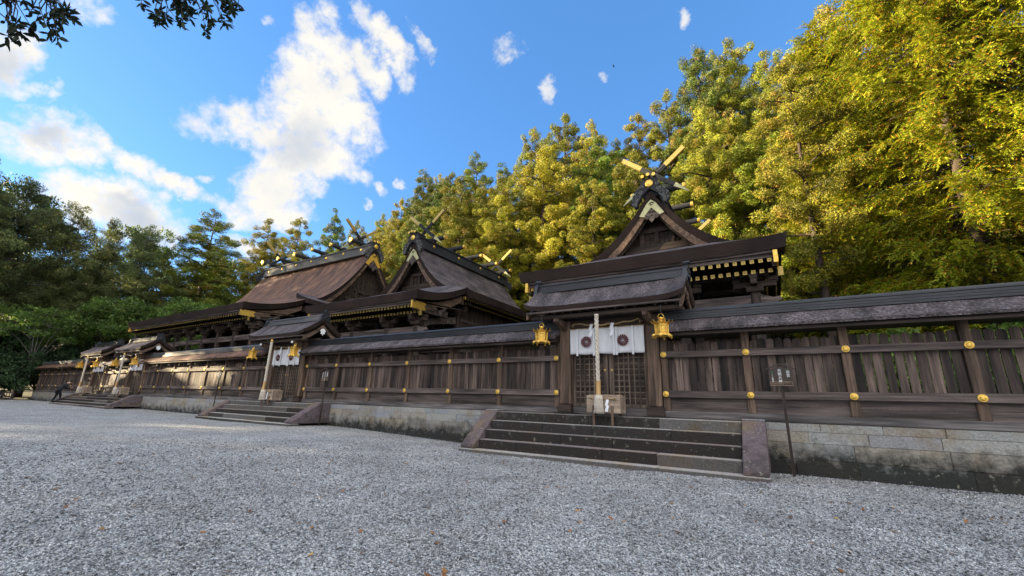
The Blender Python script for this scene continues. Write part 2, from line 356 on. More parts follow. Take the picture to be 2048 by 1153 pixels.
M['stone'] = stone_mat('tuff_stone_blocks', [(.27,.265,.25),(.31,.30,.27),(.24,.25,.265),(.30,.265,.21),(.23,.215,.20),(.28,.285,.295)], moss=.95, zlo=.0, zhi=1.05, mosscol=(.016,.016,.014), soft=.8, amp=2.2, bias=.28)
M['step'] = stone_mat('weathered_toplit_step_stone', [(.15,.13,.12),(.20,.18,.165),(.13,.11,.11),(.25,.245,.23),(.17,.145,.135)], moss=.92, zlo=.0, zhi=2.6, mosscol=(.026,.020,.018), tread=.12, soft=.9, amp=2.0, bias=.0)
M['slab'] = stone_mat('purple_brown_stone', [(.13,.10,.105),(.10,.08,.085)], moss=.55, zlo=-.5, zhi=1.6, mosscol=(.03,.026,.026))

def gravel_mat():
    m, nt, b = new_mat('grey_gravel'); L = nt.links.new; N = nt.nodes.new
    tc = N('ShaderNodeTexCoord')
    def vor(s, feat='F1'):
        v = N('ShaderNodeTexVoronoi'); v.feature = feat; L(tc.outputs['Object'], v.inputs['Vector']); v.inputs['Scale'].default_value = s; return v
    v1 = vor(44); v2 = vor(23)
    def ramp(src, els):
        r = N('ShaderNodeValToRGB'); L(src, r.inputs[0])
        while len(r.color_ramp.elements) < len(els): r.color_ramp.elements.new(.5)
        for e, (p, c) in zip(r.color_ramp.elements, els): e.position = p; e.color = (*c, 1)
        return r.outputs[0]
    def sepx(v):
        s = N('ShaderNodeSeparateColor'); L(v.outputs['Color'], s.inputs[0]); return s.outputs[0]
    els = [(0,(.06,.06,.062)),(.25,(.18,.182,.186)),(.6,(.41,.41,.413)),(.85,(.66,.655,.64)),(1,(.88,.83,.74))]
    c1 = ramp(sepx(v1), els); c2 = ramp(sepx(v2), els)
    def mix(f, a, c, bt='MIX'):
        n = N('ShaderNodeMix'); n.data_type = 'RGBA'; n.blend_type = bt
        for i, v in ((0, f), (6, a), (7, c)):
            if isinstance(v, (int, float)): n.inputs[i].default_value = v
            elif isinstance(v, tuple): n.inputs[i].default_value = (*v, 1)
            else: L(v, n.inputs[i])
        return n.outputs[2]
    col = mix(.18, c1, c2)
    def mr(v, a, b_, c, d):
        n = N('ShaderNodeMapRange'); L(v, n.inputs[0]); n.inputs[1].default_value = a; n.inputs[2].default_value = b_; n.inputs[3].default_value = c; n.inputs[4].default_value = d; return n.outputs[0]
    n1 = N('ShaderNodeTexNoise'); L(tc.outputs['Object'], n1.inputs[0]); n1.inputs['Scale'].default_value = .55; n1.inputs['Detail'].default_value = 8; n1.inputs['Roughness'].default_value = .65
    col = mix(1, col, mr(n1.outputs['Fac'], .3, .7, .74, 1.2), 'MULTIPLY')
    n3 = N('ShaderNodeTexNoise'); L(tc.outputs['Object'], n3.inputs[0]); n3.inputs['Scale'].default_value = 5; n3.inputs['Detail'].default_value = 6
    col = mix(mr(n3.outputs['Fac'], .6, .8, 0, .35), col, (.33,.30,.26))
    # dark leaf-mould ground under the trees beyond the court
    sx = N('ShaderNodeSeparateXYZ'); L(tc.outputs['Object'], sx.inputs[0])
    n2 = N('ShaderNodeTexNoise'); L(tc.outputs['Object'], n2.inputs[0]); n2.inputs['Scale'].default_value = .25; n2.inputs['Detail'].default_value = 5
    ad = N('ShaderNodeMath'); ad.operation = 'MULTIPLY_ADD'; L(n2.outputs['Fac'], ad.inputs[0]); ad.inputs[1].default_value = 4; L(sx.outputs['X'], ad.inputs[2])
    col = mix(mr(ad.outputs[0], -68, -71, 0, 1), col, (.05,.042,.03))
    L(col, b.inputs['Base Color']); b.inputs['Roughness'].default_value = .9; b.inputs['Specular IOR Level'].default_value = .25
    hs = N('ShaderNodeMath'); hs.operation = 'ADD'; L(v1.outputs['Distance'], hs.inputs[0]); L(v2.outputs['Distance'], hs.inputs[1])
    bp = N('ShaderNodeBump'); bp.invert = True; bp.inputs['Strength'].default_value = 1; bp.inputs['Distance'].default_value = .035
    L(hs.outputs[0], bp.inputs['Height']); L(bp.outputs[0], b.inputs['Normal'])
    return m
M['gravel'] = gravel_mat()
M['earth'] = mat('forest_floor', [(.3,(.035,.030,.018)),(.7,(.10,.085,.05))], scale=2, bump=.6, bdist=.1, rough=.95, big=.5, bigcol=(.05,.075,.02), bigscale=.25)

def grid_obj(name, xs, ys, fz, m):
    b = MB(); nx, ny = len(xs), len(ys)
    b.add([(x, y, fz(x, y)) for x in xs for y in ys], [(i*ny+j, (i+1)*ny+j, (i+1)*ny+j+1, i*ny+j+1) for i in range(nx-1) for j in range(ny-1)])
    return tag(b.build(name, m, smooth=True), kind='structure')
def steps(a, b, n): return [a+(b-a)*i/n for i in range(n+1)]
xs = [-900,-500,-300,-200,-140]+steps(-110,-20,60)+steps(-19,12,100)+[14,18,25,40,80,160,300,600]
ys = [-600,-300,-150,-80,-40,-20,-10]+steps(-6,14,80)+[16,20,40,90,200,400,900]
def gfun(x, y):
    n = mnoise.noise(Vector((x*.35, y*.35, 1)))*.045+mnoise.noise(Vector((x*1.3, y*1.3, 5)))*.022+mnoise.noise(Vector((x*3.1, y*3.1, 8)))*.007
    w = sm(13.9, 12.6, y) if y < 14 else 0
    return gz(x)+n*w*(1 if abs(x) < 60 else 0)
grid_obj('ground', xs, ys, gfun, M['gravel'])
def hill(x, y):
    r = max(0, y-37); v = .85*r if r < 30 else 25.5+(r-30)*.35
    v = min(v, 42)*sm(-110, -45, x)*(1-.6*sm(60,140,x))
    return v+.25*max(0, min(60, -72-x))*sm(-70, -80, x)*sm(5, 40, y)
grid_obj('hillside', [-300,-220,-170]+steps(-140,40,60)+[55,70,90,120,180,300], [14.2]+steps(16,110,48)+[130,170,260], lambda x, y: (ZP-.06 if y < 36 and -72 < x < 60 else ZP-.06-1.2*sm(-71,-78,x))+hill(x, y)+.25*mnoise.noise(Vector((x*.2, y*.2, 3)))*sm(36,40,y), M['earth'])
def far_hill(x, y): return 50*math.exp(-((x+420)/120)**2-((y+20)/110)**2)+60*math.exp(-((x+330)/130)**2-((y-180)/90)**2)+45*math.exp(-((x+230)/120)**2-((y-270)/70)**2)-.5
M['farhill'] = mat('distant_wooded_hill', [(.3,(.035,.055,.04)),(.7,(.07,.10,.065))], scale=.12, bump=.5, bdist=3, rough=.95)
grid_obj('hills', steps(-640,20,40), steps(-280,420,50), far_hill, M['farhill'])

# unseen earth bank added left of the court to block the low sun
grid_obj('hills', steps(-150,-78,24), steps(-140,-1.5,46), lambda x, y: -.4+17*math.exp(-((x+91)/11)**2)*sm(-1.5,-9,y)*sm(-140,-120,y)+.5*mnoise.noise(Vector((x*.2,y*.2,7)))*sm(-78,-84,x)*sm(-1.5,-6,y), M['earth'])
# ---- platform retaining wall
t = empty('stone_platform', (-30, 13.6, 0), 'long low platform wall of squared stone blocks under the timber fence', 'stone wall')
b = MB(); rs = random.Random(3)
zc = [-.25, .40, .78, 1.06, ZP]
for k in range(4):
    x = -71.6+rs.uniform(-.5, 0)
    while x < 14:
        L_ = rs.uniform(1.1, 2.1) if k < 3 else rs.uniform(1.0, 1.8)
        x1 = min(x+L_, 14); j = rs.uniform(0, .025)
        b.box((max(x, -71.6)+.006, 13.6+j, zc[k]+.005), (x1-.006, 14.1, zc[k+1]-.005)); x = x1
b.box((-71.55, 13.64, -.2), (14, 14.05, 1.2))
sub(b, 'block_wall', M['stone'], t, bevel=.014)
b = MB(); b.box((-71.6, 14.1, -.2), (-71.2, 40, 1.25)); sub(b, 'side_wall', M['stone'], t, bevel=.02)

# ---- staircases
def stair(xc, half, label, seed):
    t = empty('stone_staircase', (xc, 12.4, gz(xc)*.0), label, 'steps', 'stone stairs leading up to the gates'); rs = random.Random(seed)
    g = gz(xc); ft = [11.58, 11.95, 12.3, 12.62, 12.95]; n = 5
    zz = [g-.2, g+.11]; rise = (ZP-.004-zz[1])/4
    for i in range(4): zz.append(zz[-1]+rise)
    for i in range(5):
        b = MB(); x = xc-half+(.0 if i == 0 else .56); xe = xc+half-(0 if i == 0 else .56)
        back = 13.598 if i == 4 else ft[i+1]+.12
        nb = rs.choice((3, 4, 4)) if half < 5 else 5
        cuts = [x]+sorted(x+(xe-x)*(q+1+rs.uniform(-.28, .28))/nb for q in range(nb-1))+[xe]
        for a, c in zip(cuts, cuts[1:]):
            j = rs.uniform(0, .02)
            b.box((a+.004, ft[i]+j, zz[0] if i == 0 else zz[i]-.1), (c-.004, back, zz[i+1]+rs.uniform(-.004, .004)))
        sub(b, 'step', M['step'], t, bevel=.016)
    for s in (-1, 1):
        b = MB(); a, c = xc+s*(half-.02), xc+s*(half-.55); a, c = min(a, c), max(a, c)
        b.prism([(11.68,zz[1]),(11.68,zz[1]+.10),(13.02,ZP+.03),(13.597,ZP+.03),(13.597,zz[1])], 'x', a, c)
        sub(b, 'side_slab', M['slab'], t, bevel=.02)
        b = MB(); b.box((a, 13.06, ZP+.032), (c, 13.598, ZP+.06)); sub(b, 'cap_stone', M['stone'], t, bevel=.01)
stair(-4.7, 4.38, 'wide dark stone steps below the nearest gate, patched with pale blocks', 1)
stair(-23.0, 4.4, 'stone steps below the second gate between the two middle sign posts', 2)
stair(-48.0, 6.9, 'wide far stone steps shared by the two farthest gates where a person bows', 3)

# ------------------------------------------------------------------ fence
def boss_mesh():
    b = MB()
    b.lathe([(.085,0),(.088,.02),(.078,.03),(.070,.022),(.058,.034),(.03,.042),(.001,.044)], (0,0,0), 20, axis=(0,-1,0))
    for k in range(3):                          # three comma swirls in relief
        pts = []; rad = []
        for q in range(6):
            a = 2*math.pi*k/3+q*.32; r = .024+.007*q; pts.append((math.cos(a)*r, -.040+.002*q, math.sin(a)*r)); rad.append(.016-.0024*q)
        b.tube(pts, rad, 6)
    o = b.build('boss', M['gold'], smooth=True); me = o.data; bpy.data.objects.remove(o); return me
BOSS = boss_mesh()
def fence(x0, x1, n, label, seed, lit=False, capx=(0,0), loose=.5):
    rs = random.Random(seed); xm = (x0+x1)/2
    t = empty('timber_fence', (xm, 13.75, ZP), label, 'fence', 'roofed timber fences between the gates')
    p = (x1-x0)/n
    b = MB(); b.box((x0-.12, YF, ZP+.012), (x1+.12, YF+.24, ZP+.20)); sub(b, 'sill', M['sill'], t, bevel=.012)
    b = MB()
    for k in range(n):
        a, c = x0+k*p+.1, x0+(k+1)*p-.1
        b.box((a, YF+.10, ZP+.20), (c, YF+.14, ZP+.40)); b.box((a, YF+.105, ZP+.404), (c, YF+.14, ZP+.60))
    sub(b, 'base_panel', M['rail'], t)
    for k in range(n+1):
        b = MB(); b.box((x0+k*p-.1, YF+.03, ZP+.2), (x0+k*p+.1, YF+.23, 3.74)); sub(b, 'post', M['post'], t, bevel=.012)
    b = MB()
    for k in range(n):
        a, c = x0+k*p+.1, x0+(k+1)*p-.1; m = max(4, int(round((c-a)/.205))); w = (c-a)/m
        for i in range(m):
            gp = rs.uniform(.004, .022+.02*loose); u = a+i*w+gp/2; v = a+(i+1)*w-gp/2; mid = (u+v)/2
            zt = 3.50+rs.uniform(-.03, .03); y = YF+.10+rs.uniform(0, .012); lean = rs.uniform(-.006, .006)
            q = [(u,1.86),(v,1.86),(v+lean,zt-.055),(v+lean-.03,zt-.02),(mid+lean,zt),(u+lean+.03,zt-.02),(u+lean,zt-.055)]
            b.prism(q, 'y', y, y+.03)
    sub(b, 'picket_boards', M['board'], t)
    for z, h in ((1.85, .20), (3.03, .19)):
        b = MB(); b.box((x0-.1, YF-.04, z), (x1+.1, YF+.095, z+h)); sub(b, 'rail', M['rail'], t, bevel=.012)
        for k in range(n+1): inst('boss', BOSS, t, (x0+k*p, YF-.041, z+h*.5))
    b = MB(); b.box((x0-.1, YF+.0, 3.745), (x1+.1, YF+.26, 3.97)); sub(b, 'head_beam', M['dark'], t, bevel=.01)
    e0, e1 = x0-.16+capx[0], x1+.16+capx[1]; yc = YF+.13
    b = MB(); b.box((e0, yc-.54, 3.70), (e1, yc+.54, 3.744)); b.box((e0, yc-.58, 3.645), (e1, yc-.47, 3.702)); b.box((e0, yc-.45, 3.66), (e1, yc-.36, 3.702))
    sub(b, 'eave_boards', M['dark'], t)
    ns = 28; m = max(6, int((e1-e0)/.3))
    def top(i, j):
        s = -1+2*j/12; x = e0+(e1-e0)*i/m; a = abs(s)
        return (x, yc+.66*s, 4.29-.47*a**.9+.012*mnoise.noise(Vector((x*2.2, s*3, seed))))
    b = MB(); b.sheet(m, 12, top, lambda i, j, T: (T.x, T.y*.985+yc*.015, max(3.745, T.z-.085-.1*(1-abs(T.y-yc)/.66))), (0,0,1))
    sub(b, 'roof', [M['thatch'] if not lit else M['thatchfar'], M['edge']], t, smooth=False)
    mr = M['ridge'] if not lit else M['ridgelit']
    b = MB(); prof = [(-.17,4.19),(-.17,4.25),(-.13,4.255),(-.155,4.262),(-.155,4.32),(-.11,4.325),(-.135,4.332),(-.135,4.40),(-.09,4.405),(-.15,4.412),(-.15,4.455),(-.10,4.505),(0,4.53)]
    poly = [(yc+a, z) for a, z in prof]+[(yc-a, z) for a, z in prof[-2::-1]]
    b.prism(poly, 'x', e0-.02, e1+.02)
    sub(b, 'ridge_cap', mr, t)
    return t
fence(-2.85, 8.33, 5, 'grey-brown picket fence right of the nearest gate with daylight showing through its gaps', 21, loose=1)
fence(-20.98, -6.50, 6, 'dark picket fence between the nearest gate and the second gate', 22, loose=.3)
fence(-41.9, -24.85, 7, 'long dark fence left of the second gate with a sunlit ridge cap', 23, lit=True, loose=.1)
fence(-50.3, -45.45, 2, 'short fence of two bays between the two farthest gates', 24, loose=.1)
fence(-70.9, -53.9, 7, 'farthest fence running behind the bowing person to the trees', 25, lit=True, loose=.1)

# ------------------------------------------------------------------ gates
def spiral(b, c, r, turns, rad, axis, m=0, flip=1, n=16):
    """flat spiral tube in the plane across `axis` ('x' or 'y')"""
    pts = []; rr = []
    for q in range(n+1):
        u = q/n; a = flip*turns*2*math.pi*u; k = r*(1-.85*u); p, z = math.cos(a)*k, math.sin(a)*k
        pts.append((c[0], c[1]+p, c[2]+z) if axis == 'x' else (c[0]+p, c[1], c[2]+z)); rr.append(rad*(1-.5*u))
    b.tube(pts, rr, 6, m)
def gate_roof_z(s): return 4.80+.86*(1-abs(s))**1.3
def make_gate(xc, label):
    g = empty('shrine_gate', (xc, 13.75, ZP), label, 'gate', 'roofed timber gates along the fence'); X = lambda v: xc+v
    for s in (-1, 1):
        b = MB(); b.box((X(s*1.5-.2), 13.56, 1.56), (X(s*1.5+.2), 13.96, 4.42)); sub(b, 'post', M['post'], g, bevel=.035)
        b = MB(); b.box((X(s*1.5-.25), 13.50, 1.29), (X(s*1.5+.25), 14.02, 1.56)); sub(b, 'footing', M['dark'], g, bevel=.02)
        b = MB(); b.box((X(s*1.5-.36), 13.42, 1.262), (X(s*1.5+.36), 14.1, 1.292)); sub(b, 'base_stone', M['stone'], g, bevel=.01)
        b = MB(); b.box((X(s*1.27-.035), 13.70, 1.5), (X(s*1.27+.035), 13.86, 4.12)); sub(b, 'jamb', M['post'], g)
        b = MB(); b.prism([(12.86,4.28),(12.86,4.40),(13.6,4.40),(13.6,4.02),(13.3,4.17),(13.0,4.21)], 'x', X(s*1.5-.09), X(s*1.5+.09)); sub(b, 'bracket', M['post'], g, bevel=.01)
        b = MB(); b.box((X(s*1.5-.08), 12.845, 4.29), (X(s*1.5+.08), 12.858, 4.39)); sub(b, 'bracket_cap', M['white'] if xc < -10 else M['post'], g)
    b = MB(); b.box((X(-1.3), 13.68, 1.28), (X(1.3), 13.88, 1.50)); sub(b, 'threshold', M['sill'], g, bevel=.01)
    b = MB(); b.box((X(-1.95), 13.62, 4.14), (X(1.95), 13.90, 4.42)); sub(b, 'lintel', M['dark'], g, bevel=.015)
    b = MB(); b.box((X(-2.5), 12.90, 4.402), (X(2.5), 13.06, 4.53)); b.box((X(-2.5), 14.5, 4.402), (X(2.5), 14.66, 4.53)); b.box((X(-2.5), 13.66, 4.422), (X(2.5), 13.92, 4.60)); sub(b, 'purlin', M['dark'], g, bevel=.01)
    b = MB()
    for k in range(17):
        x = X(-2.45+4.9*k/16); b.beam((x, 12.78, 4.575), (x, 13.78, 5.20), .07, .08); b.beam((x, 14.78, 4.575), (x, 13.80, 5.20), .07, .08)
    sub(b, 'rafters', M['dark'], g)
    b = MB(); b.box((X(-2.58), 12.70, 4.585), (X(2.58), 12.80, 4.64)); sub(b, 'eave_board', M['rail'], g)
    # roof
    def top(i, j):
        u = -1+2*i/40; s = -1+2*j/20
        return (X(2.68*u), 13.8+1.13*s, gate_roof_z(s)+.16*abs(u)**7+.010*mnoise.noise(Vector((u*5, s*4, xc))))
    b = MB(); b.sheet(40, 20, top, lambda i, j, T: (X((T.x-xc)*.985), 13.8+(T.y-13.8)*.97, T.z-.16-.16*(1-abs((T.y-13.8)/1.13))), (0,1,2))
    sub(b, 'roof', [M['thatch'], M['edge'], M['dark']], g)
    for s in (-1, 1):
        b = MB()
        def gt(i, j):
            v = -1+2*j/20; return (X(s*2.56)+(.03 if i else -.03), 13.8+1.06*v, gate_roof_z(v)-.16-.18*(1-abs(v)))
        b.sheet(1, 20, gt, lambda i, j, T: (T.x, T.y, T.z-.19-.04*abs(T.y-13.8)), (0,0,0)); sub(b, 'bargeboard', M['hafu'], g)
        b = MB(); q = [(0,-.0),(.11,-.05),(.16,-.16),(.10,-.22),(.13,-.30),(.04,-.30),(0,-.40),(-.04,-.30),(-.13,-.30),(-.10,-.22),(-.16,-.16),(-.11,-.05)]
        a = X(s*2.62); b.prism([(13.8+y, 5.12+z) for y, z in q], 'x', a-.025, a+.025); sub(b, 'gable_pendant', M['white'] if xc < -10 else M['post'], g, bevel=.012)
    b = MB(); b.prism([(13.62,5.56),(13.62,5.66),(13.66,5.66),(13.66,5.74),(13.69,5.74),(13.69,5.83),(13.66,5.83),(13.66,5.87),(13.8,5.93),(13.94,5.87),(13.94,5.83),(13.91,5.83),(13.91,5.74),(13.94,5.74),(13.94,5.66),(13.98,5.66),(13.98,5.56)], 'x', X(-2.60), X(2.60))
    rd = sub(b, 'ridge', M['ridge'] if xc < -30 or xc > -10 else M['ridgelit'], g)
    for s in (-1, 1):
        b = MB(); a = X(s*2.60)
        q = [(-.34,5.38),(-.30,5.60),(-.26,5.80),(-.17,5.92),(-.22,6.0),(0,6.05),(.22,6.0),(.17,5.92),(.26,5.80),(.30,5.60),(.34,5.38),(.2,5.50),(0,5.56),(-.2,5.50)]
        b.prism([(13.8+y, z) for y, z in q], 'x', min(a-.02*s, a+.11*s), max(a-.02*s, a+.11*s))
        for w in (-1, 1):
            spiral(b, (a+s*.115, 13.8+w*.19, 5.60), .10, 1.4, .028, 'x', flip=w); spiral(b, (a+s*.115, 13.8+w*.12, 5.82), .075, 1.3, .022, 'x', flip=-w)
        b.lathe([(.07,0),(.075,.03),(.04,.05),(.001,.052)], (a+s*.11, 13.8, 5.70), 12, axis=(s,0,0))
        b.tube([(a-s*.05, 13.8, 6.04), (a+s*.17, 13.8, 6.06)], .055, 10)
        sub(b, 'ridge_end', M['ridge'], rd)
    for s in (-1, 1):
        d = MB(); a, c = (X(-1.235), X(-.03)) if s < 0 else (X(.03), X(1.235))
        st = .085
        d.box((a, 13.75, 1.51), (a+.06, 13.80, 4.12)); d.box((c-.06, 13.75, 1.51), (c, 13.80, 4.12))
        inner = (c-.0, c+.0)
        mid0, mid1 = (c-.14, c-.06) if s < 0 else (a+.06, a+.14)
        d.box((mid0, 13.755, 1.51), (mid1, 13.795, 4.12))
        l0, l1 = (a+.06, mid0) if s < 0 else (mid1, c-.06)
        d.box((l0, 13.755, 1.51), (l1, 13.795, 1.62)); d.box((l0, 13.755, 4.02), (l1, 13.795, 4.12))
        dr = sub(d, 'lattice_door', M['lattice'], g, bevel=.006)
        b = MB(); nv = 5
        for k in range(1, nv+1):
            x = l0+(l1-l0)*k/(nv+1); b.box((x-.019, 13.757, 1.62), (x+.019, 13.777, 4.02))
        nh = 12
        for k in range(1, nh+1):
            z = 1.62+2.4*k/(nh+1); b.box((l0, 13.778, z-.019), (l1, 13.798, z+.019))
        sub(b, 'lattice', M['lattice'], dr)
        b = MB(); b.box((l0, 13.802, 1.6), (l1, 13.815, 3.2)); sub(b, 'backing_board', M['dark'], dr)
        b = MB(); x = mid1-.03 if s < 0 else mid0+.03
        b.lathe([(.03,0),(.03,.015),(.001,.02)], (x, 13.75, 2.7), 10, axis=(0,-1,0)); sub(b, 'door_stud', M['gold'], dr)
    return g
make_gate(GATES[0], 'nearest shrine gate with dark ridge, lattice doors in full view')
make_gate(GATES[1], 'second gate from the right, its curved gable end facing the nearest gate')
make_gate(GATES[2], 'third gate, nearer of the two far gates above the bowing visitor')
make_gate(GATES[3], 'farthest gate, last before the left-hand trees')

# curtains
def make_curtain(xc, label):
    c = empty('curtain', (xc, 13.5, 4.08), label, 'curtain', 'white crested gate curtains')
    b = MB(); n = 60
    def top(i, j):
        x = -1.27+2.54*i/n; z = 4.08-.86*j/10; k = j/10
        y = 13.53+.010*math.sin(x*9+1.3)*k+.018*k*mnoise.noise(Vector((x*2, z*1.5, xc)))
        return (xc+x, y, z-.012*math.sin(x*7)*k)
    b.sheet(n, 10, top, lambda i, j, T: (T.x, T.y+.006, T.z), (0,0,0)); sub(b, 'fabric', M['cloth'], c, smooth=True)
    for x in (-.98,-.39,.30,.39,.92):
        b = MB(); b.box((xc+x-.035, 13.47, 3.16), (xc+x+.035, 13.482, 4.08)); sub(b, 'tie_strip', M['cloth'], c)
    for x in (-.66, .60):
        b = MB(); r0, r1 = .025, .195
        for k in range(16):
            a0 = 2*math.pi*k/16; pts = []
            hw = 2*math.pi/16*.40
            for r_, w in ((r0+.012,.5),(r1*.55,.92),(r1*.86,1.0)): pts.append((r_, a0-hw*w))
            for q in range(-2, 3): pts.append((r1*(1-.022*q*q), a0+hw*q/2.6))
            for r_, w in ((r1*.86,1.0),(r1*.55,.92),(r0+.012,.5)): pts.append((r_, a0+hw*w))
            b.prism([(xc+x+r_*math.cos(a), 3.63+r_*math.sin(a)) for r_, a in pts], 'y', 13.468, 13.474)
        b.prism([(xc+x+r0*.6*math.cos(q*.524), 3.63+r0*.6*math.sin(q*.524)) for q in range(12)], 'y', 13.468, 13.474)
        sub(b, 'crest', M['crest'], c)
    b = MB(); b.tube([(xc-1.3, 13.53, 4.09), (xc+1.3, 13.53, 4.09)], .018, 8); sub(b, 'curtain_rod', M['tan'], c)
# sacred straw rope with paper streamers above the curtain
def zigzag(b, x, y, z, w=.05, h=.11, n=3):
    q = x
    for k in range(n):
        b.add([(q-w, y, z), (q+w, y-.004, z), (q+w*.6, y-.004, z-h), (q-w*1.4, y, z-h)], [(0,1,2,3)])
        q += (w*.9 if k % 2 else -w*.9)*.6; z -= h*.85; y -= .006
def make_straw(xc, label):
    c = empty('straw_rope', (xc, 13.5, 4.2), label, 'straw rope', 'straw ropes strung over the gate doors')
    b = MB(); P = []
    for k in range(41):
        u = -1+2*k/40; P.append((xc+1.12*u, 13.575-.05*(1-u*u), 4.30-.11*(1-u*u)+.015*math.sin(u*14)))
    b.tube(P, [.040-.016*abs(-1+2*k/40) for k in range(41)], 8)
    for k in range(40):
        p = Vector(P[k]); b.tube([p+Vector((-.01,-.018,.02)), p+Vector((.02,-.03,-.02))], .01, 5)
    for u, s in ((-1,1),(1,1)):
        for q in range(6): b.tube([(xc+u*1.12, 13.56, 4.29), (xc+u*(1.16+.02*q), 13.55-.01*q, 4.12+.02*q)], [.008,.003], 4)
    sub(b, 'rope', M['straw'], c)
    for x in (-.45, .28):
        b = MB(); zigzag(b, xc+x, 13.46, 4.22, .055, .12, 4)
        o = sub(b, 'paper_streamer', M['paper'], c)
for xc, l1, l2 in zip(GATES, ('white curtain with two maroon flower crests in the nearest gate','white crested curtain in the second gate','white curtain hung in the third gate, nearer of the far pair','white curtain in the farthest gate'),
        ('thin straw rope with paper streamers over the nearest gate curtain','straw rope over the second gate curtain','straw rope over the third gate, nearer of the far pair','straw rope over the farthest gate')):
    make_curtain(xc, l1); make_straw(xc, l2)

# bell ropes
def make_bell_rope(xc, y, label):
    c = empty('bell_rope', (xc, y, 1.4), label, 'bell rope', 'bell ropes hanging before the gates')
    b = MB(); zt, zb = 4.30, 2.28
    for k in range(3):
        P = []
        for q in range(91):
            u = q/90; a = u*30+k*2.094; P.append((xc+.035*math.cos(a)-.05*(1-u)*.0, y+.035*math.sin(a), zt-(zt-zb)*u))
        b.tube(P, .034, 6)
    b.tube([(xc, y, 4.28), (xc, y, 4.36)], .07, 8)
    sub(b, 'rope', M['rope'], c, smooth=True)
    b = MB(); b.lathe([(.072,0),(.078,.01),(.078,.40),(.072,.41)], (xc, y, 1.88), 12); sub(b, 'wooden_sleeve', M['sleeve'], c)
    b = MB(); b.lathe([(.07,.52),(.095,.48),(.11,.35),(.115,.2),(.125,.06),(.135,0),(.10,-.005)], (xc, y, 1.36), 20)
    for k in range(20):
        a = 2*math.pi*k/20
        P = [(xc+r_*math.cos(a+tw), y+r_*math.sin(a+tw), 1.36+z) for r_, z, tw in ((.10,.5,0),(.12,.35,.16),(.125,.2,0),(.135,.08,.16),(.15,-.03,.1))]
        b.tube(P, .012, 5); b.tube([(xc+2*(p[0]-xc)*.5, p[1], p[2]) for p in [(xc+r_*math.cos(a-tw), y+r_*math.sin(a-tw), 1.36+z) for r_, z, tw in ((.10,.5,0),(.12,.35,.16),(.125,.2,0),(.135,.08,.16))]], .012, 5)
    sub(b, 'tassel', M['rope'], c, smooth=True)
    if xc > -10: return
    b = MB(); b.lathe([(.001,-.07),(.04,-.065),(.06,-.03),(.07,.01),(.05,.05),(.02,.07),(.001,.075)], (xc, y, 4.44), 16); sub(b, 'bell', M['gold'], c, smooth=True)
# offering boxes
def make_box(xc, label):
    c = empty('offering_box', (xc, 12.95, ZP), label, 'offering box', 'wooden offering boxes before the gates')
    b = MB(); y0, y1, z0, z1 = 12.76, 13.28, 1.37, 1.86; w = .53
    for a in ((xc-w, y0, z0), ): pass
    b.box((xc-w, y0, z0), (xc+w, y0+.035, z1)); b.box((xc-w, y1-.035, z0), (xc+w, y1, z1)); b.box((xc-w, y0+.035, z0), (xc-w+.035, y1-.035, z1)); b.box((xc+w-.035, y0+.035, z0), (xc+w, y1-.035, z1)); b.box((xc-w, y0, z0-.03), (xc+w, y1, z0-.001))
    sub(b, 'body', M['pale'], c, bevel=.006)
    b = MB()
    for k in range(9): x = xc-.44+.88*k/8; b.prism([(x-.035,1.85),(x,1.89),(x+.035,1.85)], 'y', y0+.04, y1-.04)
    sub(b, 'coin_slats', M['pale'], c)
    for s in (-1, 1):
        b = MB(); b.box((xc+s*.29-.035, y0-.06, .975), (xc+s*.29+.035, y0-.005, 1.56)); sub(b, 'leg', M['post'], c, bevel=.005)
        b = MB(); b.box((xc+s*.4-.04, y1-.12, 1.262), (xc+s*.4+.04, y1-.04, 1.34)); sub(b, 'leg', M['post'], c)
    b = MB(); P = [(xc-.42+k*.042, y0-.025, 1.775+.012*math.sin(k*1.3)-.02*math.sin(k/20*math.pi)) for k in range(21)]
    b.tube(P, [.016+.008*math.sin(k*.9) for k in range(21)], 7); b.tube([(xc+.36,y0-.03,1.79),(xc+.41,y0-.05,1.74),(xc+.34,y0-.05,1.72),(xc+.40,y0-.05,1.80)], .018, 6)
    sub(b, 'straw_tie', M['straw'], c, smooth=True)
    b = MB(); zigzag(b, xc+.16, y0-.045, 1.74, .045, .10, 4); sub(b, 'paper_streamer', M['paper'], c)
